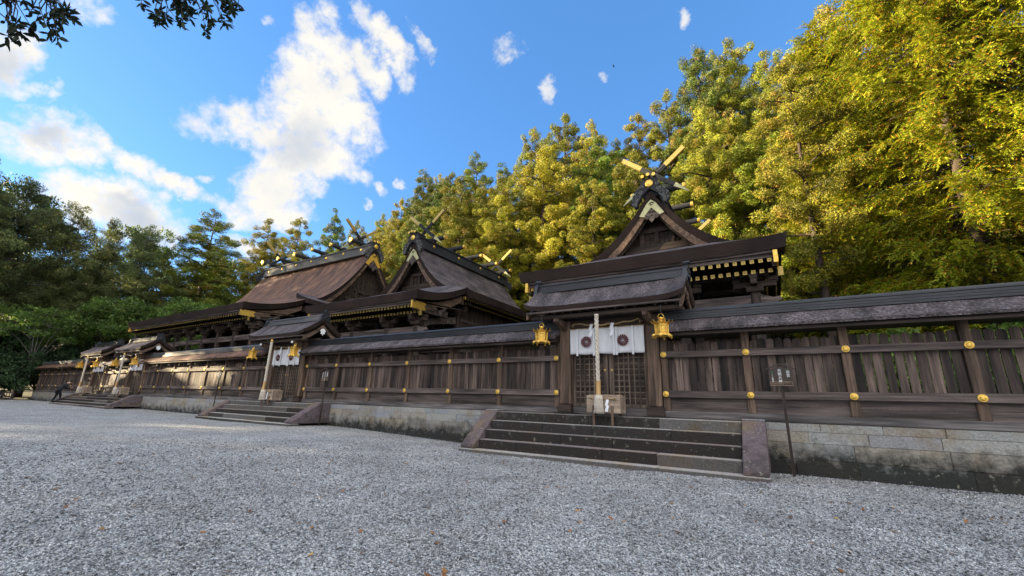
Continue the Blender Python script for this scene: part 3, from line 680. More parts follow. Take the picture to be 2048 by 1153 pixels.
# lanterns
def make_lantern(x, y, label):
    c = empty('hanging_lantern', (x, y, 3.5), label, 'lantern', 'gilt lanterns hanging from the gate eaves')
    def ring(r, z, n=6, ph=math.pi/6): return [(x+r*math.cos(ph+2*math.pi*k/n), y+r*math.sin(ph+2*math.pi*k/n), z) for k in range(n)]
    b = MB(); lo, hi = ring(.165, 3.62), ring(.185, 3.93); b.add(lo+hi, [tuple(range(6))[::-1], tuple(range(6, 12))]+[(k, (k+1) % 6, (k+1) % 6+6, k+6) for k in range(6)])
    bd = sub(b, 'body', M['gold'], c)
    b = MB()
    for k in range(6):
        P0, P1 = Vector(ring(.18, 3.60)[k]), Vector(ring(.20, 3.95)[k]); Q0, Q1 = Vector(ring(.18, 3.60)[(k+1) % 6]), Vector(ring(.20, 3.95)[(k+1) % 6])
        b.tube([P0, P1], .018, 6)
        for f in (.04, .26, .78, .97): b.tube([P0.lerp(P1, f), Q0.lerp(Q1, f)], .011, 5)
        a0, a1 = P0.lerp(Q0, .22), P0.lerp(Q0, .78); c0, c1 = P1.lerp(Q1, .22), P1.lerp(Q1, .78); b.tube([a0.lerp(c0, .26), a0.lerp(c0, .78)], .009, 5); b.tube([a1.lerp(c1, .26), a1.lerp(c1, .78)], .009, 5)
    sub(b, 'frame', M['gold'], bd)
    b = MB(); b.lathe([(.001,4.12),(.05,4.06),(.13,4.0),(.21,3.955),(.20,3.93),(.001,3.93)][::-1], (x, y, 0), 12)
    for k in range(12):                       # upturned petals round the canopy
        a = 2*math.pi*k/12; big = 1.0 if k % 2 == 0 else .8; ca, sa = math.cos(a), math.sin(a); rows = []
        for q in range(5):
            u = q/4; r = .17+.16*big*u; z = 3.945+.085*big*u*u*1.2; wd = .055*math.sin(math.pi*min(.93, .25+.68*u))*big
            rows.append([(x+r*ca-wd*sa*v, y+r*sa+wd*ca*v, z-.012*abs(v)) for v in (-1, 0, 1)])
        b.add([p for r_ in rows for p in r_]+[(p[0], p[1], p[2]-.012) for r_ in rows for p in r_], [f for q in range(4) for v in range(2) for f in ((q*3+v, q*3+v+1, q*3+v+4, q*3+v+3), (15+q*3+v, 15+q*3+v+3, 15+q*3+v+4, 15+q*3+v+1))]+[(12,13,28,27),(13,14,29,28)])
    sub(b, 'canopy', M['gold'], c)
    b = MB(); b.lathe([(.06,0),(.075,.03),(.045,.07),(.03,.075),(.001,.085)], (x, y, 4.07), 12)
    b.tube([(x-.075,y,4.10),(x-.085,y,4.16),(x-.055,y,4.22),(x,y,4.25),(x+.055,y,4.22),(x+.085,y,4.16),(x+.075,y,4.10)], .011, 6); sub(b, 'finial', M['gold'], c, smooth=True)
    b = MB(); b.lathe([(.001,3.58),(.24,3.575),(.25,3.60),(.19,3.635),(.001,3.635)], (x, y, 0), 18)
    for k in range(6):                        # scrolled feet
        a = math.pi/6+2*math.pi*k/6; P = []
        for r_, z in ((.17,3.61),(.23,3.60),(.275,3.57),(.285,3.53),(.26,3.51)): P.append((x+r_*math.cos(a), y+r_*math.sin(a), z))
        b.tube(P, [.04,.05,.045,.035,.02], 7)
    sub(b, 'base', M['gold'], c, smooth=True)
    b = MB(); b.tube([(x,y,4.24),(x+.02,y,4.30),(x,y,4.33),(x,y,4.53)], .012, 6); sub(b, 'hook', M['ridge'], c)
ln = [('gilt lantern left of the nearest gate doors','gilt sunlit lantern right of the nearest gate doors'),('gilt lantern at the left post of the second gate','gilt lantern before the right post of the second gate'),('gilt lantern at the left post of the third gate','gilt lantern at the right post of the third gate'),('leftmost gilt lantern at the farthest gate','gilt lantern at the right post of the farthest gate')]
for xc, (a, c) in zip(GATES, ln): make_lantern(xc-1.99, 12.76, a); make_lantern(xc+1.99, 12.76, c)
for xc, a, c in zip(GATES, ('thick white bell rope over the nearest offering box','white bell rope at the second gate','white bell rope at the third gate, before its doors','white bell rope nearest to the bowing person'),
        ('pale wooden offering box on the steps of the nearest gate','weathered pale offering box at the second gate','offering box at the third gate, nearer of the far pair','offering box in front of the bowing person')):
    make_bell_rope(xc+.05, 12.60, a); make_box(xc+.13, c)

# ------------------------------------------------------------------ signs
def text_mesh(b, body, x, y, z, size, m, vertical=True):
    """each character becomes flat raised lettering facing -Y"""
    dg = bpy.context.evaluated_depsgraph_get()
    for k, ch in enumerate(body):
        cu = bpy.data.curves.new('lettering', 'FONT'); cu.body = ch; cu.size = size; cu.align_x = 'CENTER'; cu.resolution_u = 2; cu.extrude = .001
        o = bpy.data.objects.new('lettering', cu); COL.objects.link(o); bpy.context.view_layer.update()
        me = o.to_mesh()
        zz = z-size*1.02*k if vertical else z
        b.add([(x+v.co.x, y-v.co.z, zz+v.co.y) for v in me.vertices], [tuple(p.vertices) for p in me.polygons], m)
        o.to_mesh_clear(); bpy.data.objects.remove(o); bpy.data.curves.remove(cu)
def make_sign(x, y, zb, cols, label, group):
    c = empty('sign_board', (x, y, gz(x)), label, 'sign', group)
    b = MB(); b.box((x-.033, y, gz(x)-.1), (x+.033, y+.04, zb+.5)); sub(b, 'pole', M['darkz'], c)
    w, h = .27, .52
    b = MB(); b.prism([(x-w,zb),(x+w,zb),(x+w,zb+h-.11),(x,zb+h),(x-w,zb+h-.11)], 'y', y-.03, y-.002); bd = sub(b, 'panel', M['pew'], c)
    b = MB()
    for s in (-1, 1): b.beam((x, y-.015, zb+h+.055), (x+s*.33, y-.015, zb+h-.085), .10, .03)
    sub(b, 'little_roof', M['pew'], c)
    b = MB()
    for txt, dx, zt, sz, m in cols: text_mesh(b, txt, x+dx, y-.032, zb+zt, sz, m)
    sub(b, 'lettering', [M['ink'], M['greenink']], bd)
    b = MB(); q = [(x-.24,zb+.02),(x+.24,zb+.02),(x+.24,zb+.115),(x-.24,zb+.115)]
    for i in range(4):
        a, e = q[i], q[(i+1) % 4]; b.beam((a[0],y-.034,a[1]),(e[0],y-.034,e[1]), .008, .008, up=(0,1,0))
    for z in (.085, .06): b.box((x-.21, y-.033, zb+z-.004), (x+(.19 if z > .07 else .05), y-.031, zb+z+.004))
    sub(b, 'caption_frame', M['tan'], bd)
sg = 'dark sign boards on poles before the fence'
make_sign(.14, 13.2, 2.17, [('若宮',.165,.33,.085,0),('第四殿',.165,.43,.03,1),('天照大神',-.02,.37,.088,0),('本地仏',-.185,.37,.03,1),('十一面観音',-.185,.27,.038,0)], 'dark sign board with white characters right of the nearest steps', sg)
make_sign(-18.42, 12.95, 2.33, [('証誠殿',.165,.36,.08,0),('家津美御子大神',.0,.38,.06,0),('阿弥陀如来',-.165,.36,.055,0)], 'narrow sign board beside the right edge of the second gate steps', sg)
make_sign(-29.45, 13.3, 2.45, [('結宮',.165,.36,.08,0),('熊野牟須美大神',.0,.38,.06,0),('千手観音',-.165,.36,.055,0)], 'sign board left of the second gate steps against the long dark fence', sg)
# ------------------------------------------------------------------ shrine halls
def put(b, xf, name, mats, parent, **k):
    b.v = [xf(*v) for v in b.v]; return b.build(name, mats, parent, **k)
def prof(t, z0, z1, p): return z1+(z0-z1)*(1-min(1, abs(t)))**p       # concave roof line, t=0 at ridge
def gable_decor(h, xf, W, f, zbase, scale=1, plate='patina', full=True):
    """everything under one verge, in local (u, d, z); d points into the building"""
    k = scale
    for s in (-1, 1):
        b = MB(); n = 18
        def tp(i, j):
            u = s*W*.93*(i/n); return (u, .10+.11*j, f(abs(u)/W)-.50-.05*(i/n))
        b.sheet(n, 1, tp, lambda i, j, T: (T.x, T.y, T.z-.42-.10*(i/n)), (0,0,0)); put(b, xf, 'bargeboard', M['hafu'], h)
        b = MB()
        def tp2(i, j):
            u = s*W*.9*(i/n); return (u, .30+.09*j, f(abs(u)/W)-.86)
        b.sheet(n, 1, tp2, lambda i, j, T: (T.x, T.y, T.z-.22), (0,0,0)); put(b, xf, 'inner_bargeboard', M['dark'], h)
    # gable wall
    b = MB(); n = 24; pts = []
    for i in range(n+1):
        u = -W*.92+2*W*.92*i/n; pts.append((u, f(abs(u)/W)-.60))
    pts += [(u, min(zbase-.6, z-.35)) for u, z in reversed(pts)]
    b.prism(pts, 'y', 1.05, 1.15); put(b, xf, 'gable_wall', M['dark'], h)
    b = MB(); b.box((-W*.31, .80, zbase+.25), (W*.31, 1.04, zbase+.60)); b.box((-W*.16, .86, zbase+1.35), (W*.16, 1.04, zbase+1.60))
    for u in (-W*.14, 0, W*.14): b.box((u-.13, .88, zbase+.60), (u+.13, 1.04, zbase+1.35))
    for u in range(-8, 9): b.box((u*W*.065-.02, .98, zbase-.4), (u*W*.065+.02, 1.045, f(abs(u*.065))-.9))
    put(b, xf, 'gable_frame', M['dark'], h, bevel=.012)
    za = f(0)-.55
    b = MB()                                   # gilt chevron plate with a swirl
    b.prism([(0,za+.05),(.30*k,za-.22*k),(.78*k,za-1.0*k),(.46*k,za-1.10*k),(.40*k,za-.98*k),(0,za-.52*k),(-.40*k,za-.98*k),(-.46*k,za-1.10*k),(-.78*k,za-1.0*k),(-.30*k,za-.22*k)], 'y', .02, .085)
    pl = put(b, xf, 'gable_plate', M[plate], h, bevel=.012)
    b = MB()
    for q in range(3): spiral(b, (0, .015, za-.26*k), .16*k, .45, .045*k, 'y', n=8) if q == 0 else b.tube([(.1*k*math.cos(q*2.09+a*.4)*(.4+.25*a), .015, za-.26*k+.1*k*math.sin(q*2.09+a*.4)*(.4+.25*a)) for a in range(5)], [.045*k*(1-.2*a) for a in range(5)], 6)
    put(b, xf, 'swirl_crest', M['dark'], pl)
    b = MB()                                   # carved pendant
    o = za-.62*k
    q = [(0,o),(.13,o-.06),(.15,o-.2),(.27,o-.3),(.42,o-.36),(.46,o-.52),(.34,o-.66),(.18,o-.66),(.12,o-.78),(0,o-.9)]
    q = [(x*k, o+(z-o)*k) for x, z in q]; b.prism(q+[(-x, z) for x, z in q[-2:0:-1]], 'y', .00, .06)
    for s in (-1, 1): spiral(b, (s*.27*k, -.01, o-.5*k), .13*k, 1.3, .03*k, 'y', flip=s); spiral(b, (s*.08*k, -.01, o-.22*k), .07*k, 1.2, .02*k, 'y', flip=-s)
    b.lathe([(.06*k,0),(.05*k,.03),(.001,.04)], (0, 0, o-.42*k), 10, axis=(0,-1,0))
    put(b, xf, 'gable_pendant', M['rail'], h)
def ridge_decor(h, xf, zr, D, logs, chigis, k=1, mr='ridgehall', disc_n=4):
    b = MB()
    p = [(-.42,zr-.28),(-.42,zr+.02),(-.34,zr+.02),(-.34,zr+.48),(-.42,zr+.50),(-.42,zr+.60),(-.25,zr+.70),(0,zr+.74)]
    p = [(x*k, zr+(z-zr)*k) for x, z in p]; p += [(-x, z) for x, z in p[-2::-1]]
    b.prism(p, 'y', .12, D-.12); rd = put(b, xf, 'ridge', M[mr], h)
    for s in (-1, 1):
        for i in range(disc_n):
            d = D*(i+.6)/disc_n; b = MB(); b.lathe([(.13*k,0),(.12*k,.03),(.06*k,.05),(.001,.055)], (s*.345*k, d, zr+.26*k), 12, axis=(s,0,0)); put(b, xf, 'ridge_disc', M['gold'], rd, smooth=True)
    for e, sg_ in ((.0, -1), (D, 1)):           # carved end board spilling over the verge
        b = MB(); q = [(0,zr+.74),(.34,zr+.70),(.46,zr+.52),(.44,zr+.2),(.66,zr+.06),(.92,zr-.18),(1.02,zr-.55),(.86,zr-.92),(.70,zr-.86),(.62,zr-.60),(.40,zr-.22),(.0,zr+.10)]
        q = [(x*k, zr+(z-zr)*k) for x, z in q]; y0, y1 = (e-.12, e+.14) if sg_ < 0 else (e-.14, e+.12)
        b.prism(q+[(-x, z) for x, z in q[-2:0:-1]], 'y', y0, y1)
        yf = e+sg_*.13
        for s in (-1, 1):
            for cx, cz, r in ((.62,-.12,.19),(.82,-.38,.16),(.86,-.66,.13),(.42,.30,.11),(.48,-.02,.12)):
                spiral(b, (s*cx*k, yf, zr+cz*k), r*k, 1.6, .034*k, 'y', m=1, flip=s)
            for q_ in range(3): b.tube([(s*(.50+.09*q_)*k, yf, zr-(.3+.07*q_)*k), (s*(.68+.07*q_)*k, yf, zr-(.55+.03*q_)*k), (s*(.74+.05*q_)*k, yf, zr-(.84)*k)], .02*k, 5, m=1)
        re_ = put(b, xf, 'ridge_end', [M['ridgehall'], M['ridgepale']], rd)
        b = MB(); b.lathe([(.21*k,0),(.22*k,.03),(.17*k,.045),(.06*k,.09),(.001,.095)], (0, yf, zr+.38*k), 18, axis=(0,sg_,0)); put(b, xf, 'disc', M['gold'], re_, smooth=True)
    for x in (-.30, 0, .30):                    # three short log ends on the front of the ridge
        b = MB(); z = zr+(.82 if x == 0 else .76)*k
        b.tube([(x*k, -.30, z+.03), (x*k, .9, z)], .085*k, 12); b.tube([(x*k, -.33, z+.031), (x*k, -.26, z+.03)], .095*k, 12, m=1); put(b, xf, 'ridge_log_end', [M['ridgehall'], M['gold']], rd)
    for d in logs:
        b = MB(); z = zr+.90*k; L_ = 1.52*k
        P = [(-L_, d, z), (-L_*.5, d, z), (0, d, z), (L_*.5, d, z), (L_, d, z)]; b.tube(P, [.165*k,.185*k,.195*k,.185*k,.165*k], 14)
        for s in (-1, 1): b.tube([(s*(L_-.12*k), d, z), (s*(L_+.03), d, z)], .19*k, 14, m=1)
        for s in (-1, 1): b.box((s*.3*k-.08, d-.16*k, zr+.60*k), (s*.3*k+.08, d+.16*k, zr+.76*k))
        put(b, xf, 'ridge_log', [M['ridgehall'], M['gold']], h, smooth=False)
    for d in chigis:
        for s in (-1, 1):
            a = Vector((s*1.72*k, d+.09*s, zr+2.95*k)); c = Vector((-s*1.85*k, d+.09*s, zr+.05*k))
            b = MB(); b.beam(a.lerp(c, .30), a.lerp(c, .80), .13*k, .25*k)
            b.beam(a.lerp(c, .30)+Vector((0, -.085*k, 0)), a.lerp(c, .50)+Vector((0, -.085*k, 0)), .02, .07*k); b.beam(a.lerp(c, .52)+Vector((0, -.085*k, 0)), a.lerp(c, .66)+Vector((0, -.085*k, 0)), .02, .07*k)
            cg = put(b, xf, 'crossed_finial', M['ridgehall'], h, bevel=.012)
            b = MB(); b.beam(a, a.lerp(c, .30), .14*k, .25*k, h1=.26*k); put(b, xf, 'gilt_tip', M['goldplate'], cg)
            b = MB(); b.beam(c, a.lerp(c, .80), .05*k, .03*k, w1=.14*k, h1=.25*k); put(b, xf, 'lower_tip', M['patina'], cg)
def rafter_mesh(L_, w):
    b = MB(); b.box((-w/2, .02, -w/2), (w/2, L_, w/2)); b.box((-w*.54, 0, -w*.54), (w*.54, .05, w*.54), 1)
    b.box((-w*.12, -.004, -w*.12), (w*.12, 0, w*.12), 0)
    o = b.build('rafter', [M['dark'], M['goldplate']]); me = o.data; bpy.data.objects.remove(o); return me
RAFT = rafter_mesh(2.6, .13); RAFT2 = rafter_mesh(2.4, .14)
def porch_roof(h, x0, x1, yE, yM, zE, zM, crown, th='thatch', nose=1.2):
    """front lean-to roof with upswept side verges; returns nothing"""
    xc = (x0+x1)/2; W = (x1-x0)/2
    def ye(u): return yM+(nose if abs(u) < .40 else nose*max(0, (.52-abs(u))/.12))
    def top(i, j):
        u = -1+2*i/56; t = j/14; y = yE+(ye(u)-yE)*t; q = (y-yE)/(yM-yE); q = min(q, 1)+.3*max(0, q-1)
        a = abs(u)**5
        z = zE+(zM-zE)*(a*q**1.9+(1-a)*q)+crown*(1-a)*q
        return (xc+W*u, y, z+.07*abs(u)**8+.012*mnoise.noise(Vector((u*14, y*1.5, xc))))
    def bot(i, j, T):
        t = j/14; return (xc+(T.x-xc)*(1-.018), T.y+(.10 if j == 0 else 0), T.z-.52+.1*t)
    b = MB(); b.sheet(56, 14, top, bot, (0,1,2)); sub(b, 'porch_roof', [M[th], M['edge'], M['dark']], h)
    for s in (-1, 1):                          # side verge board with gilt plate and small pendant
        b = MB(); X = xc+s*(W-.45)
        def tp(i, j):
            q = i/10; return (X+(.05 if j else -.05), yE+.12+(yM-.1-yE)*q, zE-.50+(zM-zE)*q**1.9)
        b.sheet(10, 1, tp, lambda i, j, T: (T.x, T.y, T.z-.40-.16*math.sin(math.pi*i/10)), (0,0,0)); sub(b, 'verge_board', M['hafu'], h)
        b = MB(); b.box((X-.07, yE+.085, zE-.99), (X+.07, yE+1.05, zE-.53)); b.prism([(yE+1.05,zE-.99),(yE+1.05,zE-.53),(yE+1.25,zE-.56),(yE+1.12,zE-.75),(yE+1.25,zE-.97)], 'x', X-.068, X+.068); sub(b, 'verge_plate', M['gold'], h)
        b = MB(); y = (yE+yM)/2+.3; z = zE-.98+(zM-zE)*.28
        b.prism([(y-.55,z+.12),(y+.55,z+.16),(y+.35,z-.08),(y+.18,z-.12),(y+.12,z-.34),(y,z-.46),(y-.12,z-.34),(y-.18,z-.12),(y-.35,z-.08)], 'x', X-.05, X+.05); sub(b, 'verge_pendant', M['rail'], h, bevel=.02)
def front_eave(h, x0, x1, yE, zE, merged=False):
    b = MB(); b.box((x0+.35, yE+.16, zE-.60), (x1-.35, yE+.30, zE-.50)); b.box((x0+.42, yE+.24, zE-.74), (x1-.42, yE+.36, zE-.602)); sub(b, 'eave_board', M['rail'], h)
    n = int((x1-x0-1.3)/(.285 if not merged else .42))
    if merged:
        b = MB()
        for k in range(n+1):
            x = x0+.65+(x1-x0-1.3)*k/n
            for yy, zz in ((yE+.30, zE-.83), (yE+.85, zE-1.08)): b.beam((x, yy+.04, zz), (x, yy+2.4, zz+.3), .13, .13); b.box((x-.07, yy, zz-.07), (x+.07, yy+.045, zz+.07), 1)
        tag(sub(b, 'rafters', [M['dark'], M['goldplate']], h), kind='stuff')
    else:
        for k in range(n+1):
            x = x0+.65+(x1-x0-1.3)*k/n
            inst('rafter', RAFT, h, (x, yE+.30, zE-.815), (R(7),0,0)); inst('rafter', RAFT2, h, (x+.0, yE+.85, zE-1.07), (R(7),0,0))
    b = MB(); b.box((x0+.4, yE+.35, zE-.60), (x1-.4, yE+4.6, zE-.52)); b.v = [(x, y, z+(.30 if y > yE+1 else 0)) for x, y, z in b.v]; sub(b, 'soffit', M['dark'], h)
    for s in (-1, 1):
        X = (x0+.52) if s < 0 else (x1-.52)
        b = MB(); b.box((X-.085+s*.18, yE+.7, zE-1.35), (X+.085+s*.18, yE+.8, zE-1.0)); sub(b, 'corner_plate', M['goldplate'], h)
        b = MB(); b.box((X-.07, yE+.302, zE-1.08), (X+.07, yE+3.4, zE-.66)); sub(b, 'corner_beam', M['dark'], h)
def columns(h, xs_, y, z0, z1, w=.36):
    for x in xs_:
        b = MB(); b.prism([(x-w/2+.05,y-w/2),(x+w/2-.05,y-w/2),(x+w/2,y-w/2+.05),(x+w/2,y+w/2-.05),(x+w/2-.05,y+w/2),(x-w/2+.05,y+w/2),(x-w/2,y+w/2-.05),(x-w/2,y-w/2+.05)], 'z', z0, z1); sub(b, 'column', M['darkz'], h)
        b = MB(); b.box((x-.3, y-.3, z1), (x+.3, y+.3, z1+.22)); b.box((x-.75, y-.11, z1+.22), (x+.75, y+.11, z1+.44)); b.box((x-.11, y-.7, z1+.222), (x+.11, y+.7, z1+.438))
        for q in (-.62, 0, .62): b.box((x+q-.15, y-.15, z1+.442), (x+q+.15, y+.15, z1+.60))
        for q in (-.58, .58): b.box((x-.14, y+q-.14, z1+.44), (x+.14, y+q+.14, z1+.598))
        sub(b, 'bracket_set', M['dark'], h, bevel=.015)
def beam_nose(b, x, y, z, s):
    b.prism([(x,z-.18),(x+s*.35,z-.20),(x+s*.62,z-.06),(x+s*.55,z+.10),(x+s*.35,z+.06),(x,z+.18)], 'y', y-.12, y+.12)
def front_hall(xc, W, yE, zE, yG, zR, zS, yB, label, plate, mainth='thatch'):
    h = empty('shrine_hall', (xc, yG, ZP-.06), label, 'shrine hall', 'bark-roofed shrine halls behind the fence')
    f = lambda t: prof(t, zR, zS, 2.2)
    def top(i, j):
        u = -1+2*i/60; y = yG+(yB-yG)*j/26; e = abs(u)**6*.10*(1 if j in (0, 26) else 0)
        return (xc+W*u, y, f(u)+.10*max(0, 1-abs(j-13)/13-.0)*0+.014*mnoise.noise(Vector((u*9, y*1.2, xc)))+e)
    b = MB(); b.sheet(60, 26, top, lambda i, j, T: (xc+(T.x-xc)*.985, T.y+(.16 if j == 0 else (-.16 if j == 26 else 0)), T.z-.50), (0,1,2)); sub(b, 'main_roof', [M[mainth], M['edge'], M['dark']], h)
    zb = zE+(zS-zE)+.55
    xf = lambda x, y, z: (xc+x, yG+y, z)
    gable_decor(h, xf, W, f, zb, .85, plate)
    ridge_decor(h, xf, zR, yB-yG, [2.0+q*(yB-yG-3.0)/4 for q in range(5)], [1.2, yB-yG-1.4])
    porch_roof(h, xc-W, xc+W, yE, yG, zE, zS, .48)
    front_eave(h, xc-W, xc+W, yE, zE)
    # side eave rafters of the main roof
    b = MB(); n = int((yB-yG-1)/.3)
    for s in (-1, 1):
        for k in range(n+1):
            y = yG+.6+(yB-yG-1.2)*k/n
            for o, zz in ((.28,-.62),(.75,-.80)):
                X = xc+s*(W-o); z = zS+zz; b.beam((X-s*.04, y, z), (X-s*1.7, y, z+.55), .12, .12); b.beam((X, y, z-.01), (X-s*.05, y, z+.005), .13, .13, m=1)
        b.box((xc+s*(W-.22)-.06, yG+.3, zS-.60), (xc+s*(W-.22)+.06, yB-.3, zS-.50))
        for o, zz in ((.30,-.62),(.77,-.80)):
            X = xc+s*(W-o); b.box((X-.09, yG+.12, zS+zz-.11), (X+.09, yG+.24, zS+zz+.11), 1)
    tag(sub(b, 'side_rafters', [M['dark'], M['goldplate']], h), kind='stuff')
    # timbers below
    columns(h, [xc-W+1.25, xc-1.7, xc+1.7, xc+W-1.25], yE+1.5, ZP, zE-1.75)
    b = MB(); b.box((xc-W+1.0, yE+1.36, zE-2.25), (xc+W-1.0, yE+1.64, zE-1.85))
    beam_nose(b, xc+W-1.0, yE+1.5, zE-2.05, 1); beam_nose(b, xc-W+1.0, yE+1.5, zE-2.05, -1)
    b.box((xc-W+.7, yE+1.38, zE-1.13), (xc+W-.7, yE+1.62, zE-.93)); sub(b, 'porch_beam', M['rail'], h, bevel=.02)
    for x in (xc-W+1.25, xc+W-1.25):
        b = MB(); q = [(yE+1.68,zE-2.0),(yE+2.6,zE-1.55),(yG+.4,zE-1.1),(yG+.4,zE-.65),(yE+2.6,zE-1.1),(yE+1.68,zE-1.6)]; b.prism(q, 'x', x-.13, x+.13); sub(b, 'rainbow_beam', M['rail'], h, bevel=.02)
    xw = W-1.5
    columns(h, [xc-xw, xc-1.7, xc+1.7, xc+xw], yG+1.0, ZP, zS-1.6, .42)
    b = MB(); b.box((xc-xw, yG+1.25, ZP-.05), (xc+xw, yG+1.35, zS-.4)); b.box((xc-xw, yG+1.35, ZP-.05), (xc-xw+.1, yB-1.4, zS-.3)); b.box((xc+xw-.1, yG+1.35, ZP-.05), (xc+xw, yB-1.4, zS-.3)); b.box((xc-xw, yB-1.4, ZP-.05), (xc+xw, yB-1.3, zS-.3)); sub(b, 'wall', M['darkz'], h)
    b = MB()
    for z in (3.0, 4.9, zS-2.0): b.box((xc-xw-.05, yG+.9, z), (xc+xw+.05, yG+1.24, z+.24)); b.box((xc+xw+.001, yG+1.25, z+.002), (xc+xw+.07, yB-1.4, z+.238))
    sub(b, 'wall_beams', M['rail'], h, bevel=.012)
    b = MB(); b.box((xc-xw-1.1, yG-.3, 2.55), (xc+xw+1.1, yB-.6, 2.68)); b.box((xc-xw-1.1, yG-.32, 2.35), (xc+xw+1.1, yG-.2, 2.548)); sub(b, 'veranda', M['sill'], h)
    for s in (-1, 1):
        b = MB(); x = xc+s*(xw+1.0)
        for z in (2.95, 3.35): b.box((x-.05, yG-.25, z), (x+.05, yB-.7, z+.09))
        for k in range(8): y = yG-.2+(yB-yG-.6)*k/7; b.box((x-.06, y-.06, 2.68), (x+.06, y+.06, 3.5))
        u0, u1 = sorted((x, xc+s*1.9))
        for z in (2.952, 3.352): b.box((u0, yG-.25, z), (u1, yG-.16, z+.086))
        sub(b, 'railing', M['rail'], h)
    b = MB()
    for k in range(5): b.box((xc-1.8, yG-.35-.34*(k+1), ZP-.05), (xc+1.8, yG-.352-.34*k, 2.5-.25*k))
    sub(b, 'wooden_steps', M['rail'], h, bevel=.01)
    for s in (-1, 1):
        b = MB(); b.box((xc+s*.02 if s > 0 else xc-1.45, yG+1.12, 2.7), (xc+1.45 if s > 0 else xc-.02, yG+1.24, 4.85)); d = sub(b, 'door', M['post'], h, bevel=.01)
        for z in (2.95, 3.75, 4.55):
            b = MB(); x0_, x1_ = sorted((xc+s*.15, xc+s*.55)); b.box((x0_, yG+1.09, z-.08), (x1_, yG+1.125, z+.08)); sub(b, 'door_fitting', M['gold'], d)
    return h
front_hall(-4.67, 5.65, 17.2, 7.75, 21.6, 12.95, 8.95, 35.5, 'right shrine hall with tall curved front gable rising behind the nearest gate', 'patina')
front_hall(-22.9, 5.5, 17.5, 7.82, 22.2, 13.4, 9.05, 35.2, 'middle shrine hall, front gable and long ridge running back, between the first two gates', 'patina')

def long_hall():
    h = empty('shrine_hall', (-47.9, 26, ZP-.06), 'large left shrine hall with long ridge parallel to the fence and reddish roof', 'shrine hall', 'bark-roofed shrine halls behind the fence')
    xL, xR, yc, yf, zS, zR = -58.9, -36.9, 30.0, 22.1, 10.2, 17.3
    W = yc-yf; f = lambda t: prof(t, zR, zS, 1.9)
    def top(i, j):
        x = xL+(xR-xL)*i/44; u = -1+2*j/44
        lift = .5*(abs((x-(xL+xR)/2)/11))**4*(1-abs(u))
        return (x, yc+W*u, f(u)+lift+.015*mnoise.noise(Vector((x*1.3, u*8, 9))))
    b = MB(); b.sheet(44, 44, top, lambda i, j, T: (T.x+(.16 if i == 0 else (-.16 if i == 44 else 0)), yc+(T.y-yc)*.985, T.z-.52), (0,1,2)); sub(b, 'main_roof', [M['thatchfar'], M['edge'], M['dark']], h)
    xf = lambda x, y, z: (xR-y, yc+x, z)
    g = lambda t: f(t)+.5*(1-abs(t))
    gable_decor(h, xf, W, g, 11.3, 1.35, 'gold')
    ridge_decor(h, xf, zR+.32, xR-xL, [2.0+q*(xR-xL-4.0)/5 for q in range(6)], [2.9, xR-xL-2.9], 1.25, 'ridgepale', 7)
    # skirt under the right gable
    def tk(i, j):
        s = i/8; y = yf+2*W*j/20; v = abs(-1+2*j/20); return (-37.5+1.9*s, y, 11.0-.85*s**.8+.10*v**6*s)
    b = MB(); b.sheet(8, 20, tk, lambda i, j, T: (T.x, T.y, T.z-.45), (0,1,2)); sub(b, 'side_skirt_roof', [M['thatch'], M['edge'], M['dark']], h)
    porch_roof(h, -59.9, -35.9, 16.9, 22.1, 8.8, 10.1, .55, 'thatchfar', 1.0)
    front_eave(h, -59.9, -35.9, 16.9, 8.8, merged=True)
    xsn = [-59.2+q*(22.6/8) for q in range(9)]
    columns(h, xsn, 18.4, ZP, 6.9)
    b = MB(); b.box((-59.5, 18.26, 6.0), (-36.2, 18.54, 6.45)); b.box((-59.6, 18.28, 7.65), (-36.1, 18.52, 7.85)); beam_nose(b, -36.2, 18.4, 6.22, 1); beam_nose(b, -59.5, 18.4, 6.22, -1); sub(b, 'porch_beam', M['rail'], h, bevel=.02)
    columns(h, [-57.2, -50.8, -44.8, -38.4], 23.6, ZP, 8.6, .45)
    b = MB(); b.box((-57.2, 23.9, ZP-.05), (-38.4, 24.0, 10.0)); b.box((-57.2, 24.0, ZP-.05), (-57.1, 36.5, 10)); b.box((-38.5, 24.0, ZP-.05), (-38.4, 36.5, 10)); b.box((-57.2, 36.5, ZP-.05), (-38.4, 36.6, 10)); sub(b, 'wall', M['darkz'], h)
    b = MB()
    for z in (3.2, 5.4, 7.6): b.box((-57.3, 23.45, z), (-38.3, 23.8, z+.25))
    sub(b, 'wall_beams', M['rail'], h, bevel=.012)
    b = MB(); b.box((-58.2, 22.6, 2.7), (-37.4, 37, 2.85)); sub(b, 'veranda', M['sill'], h)
long_hall()
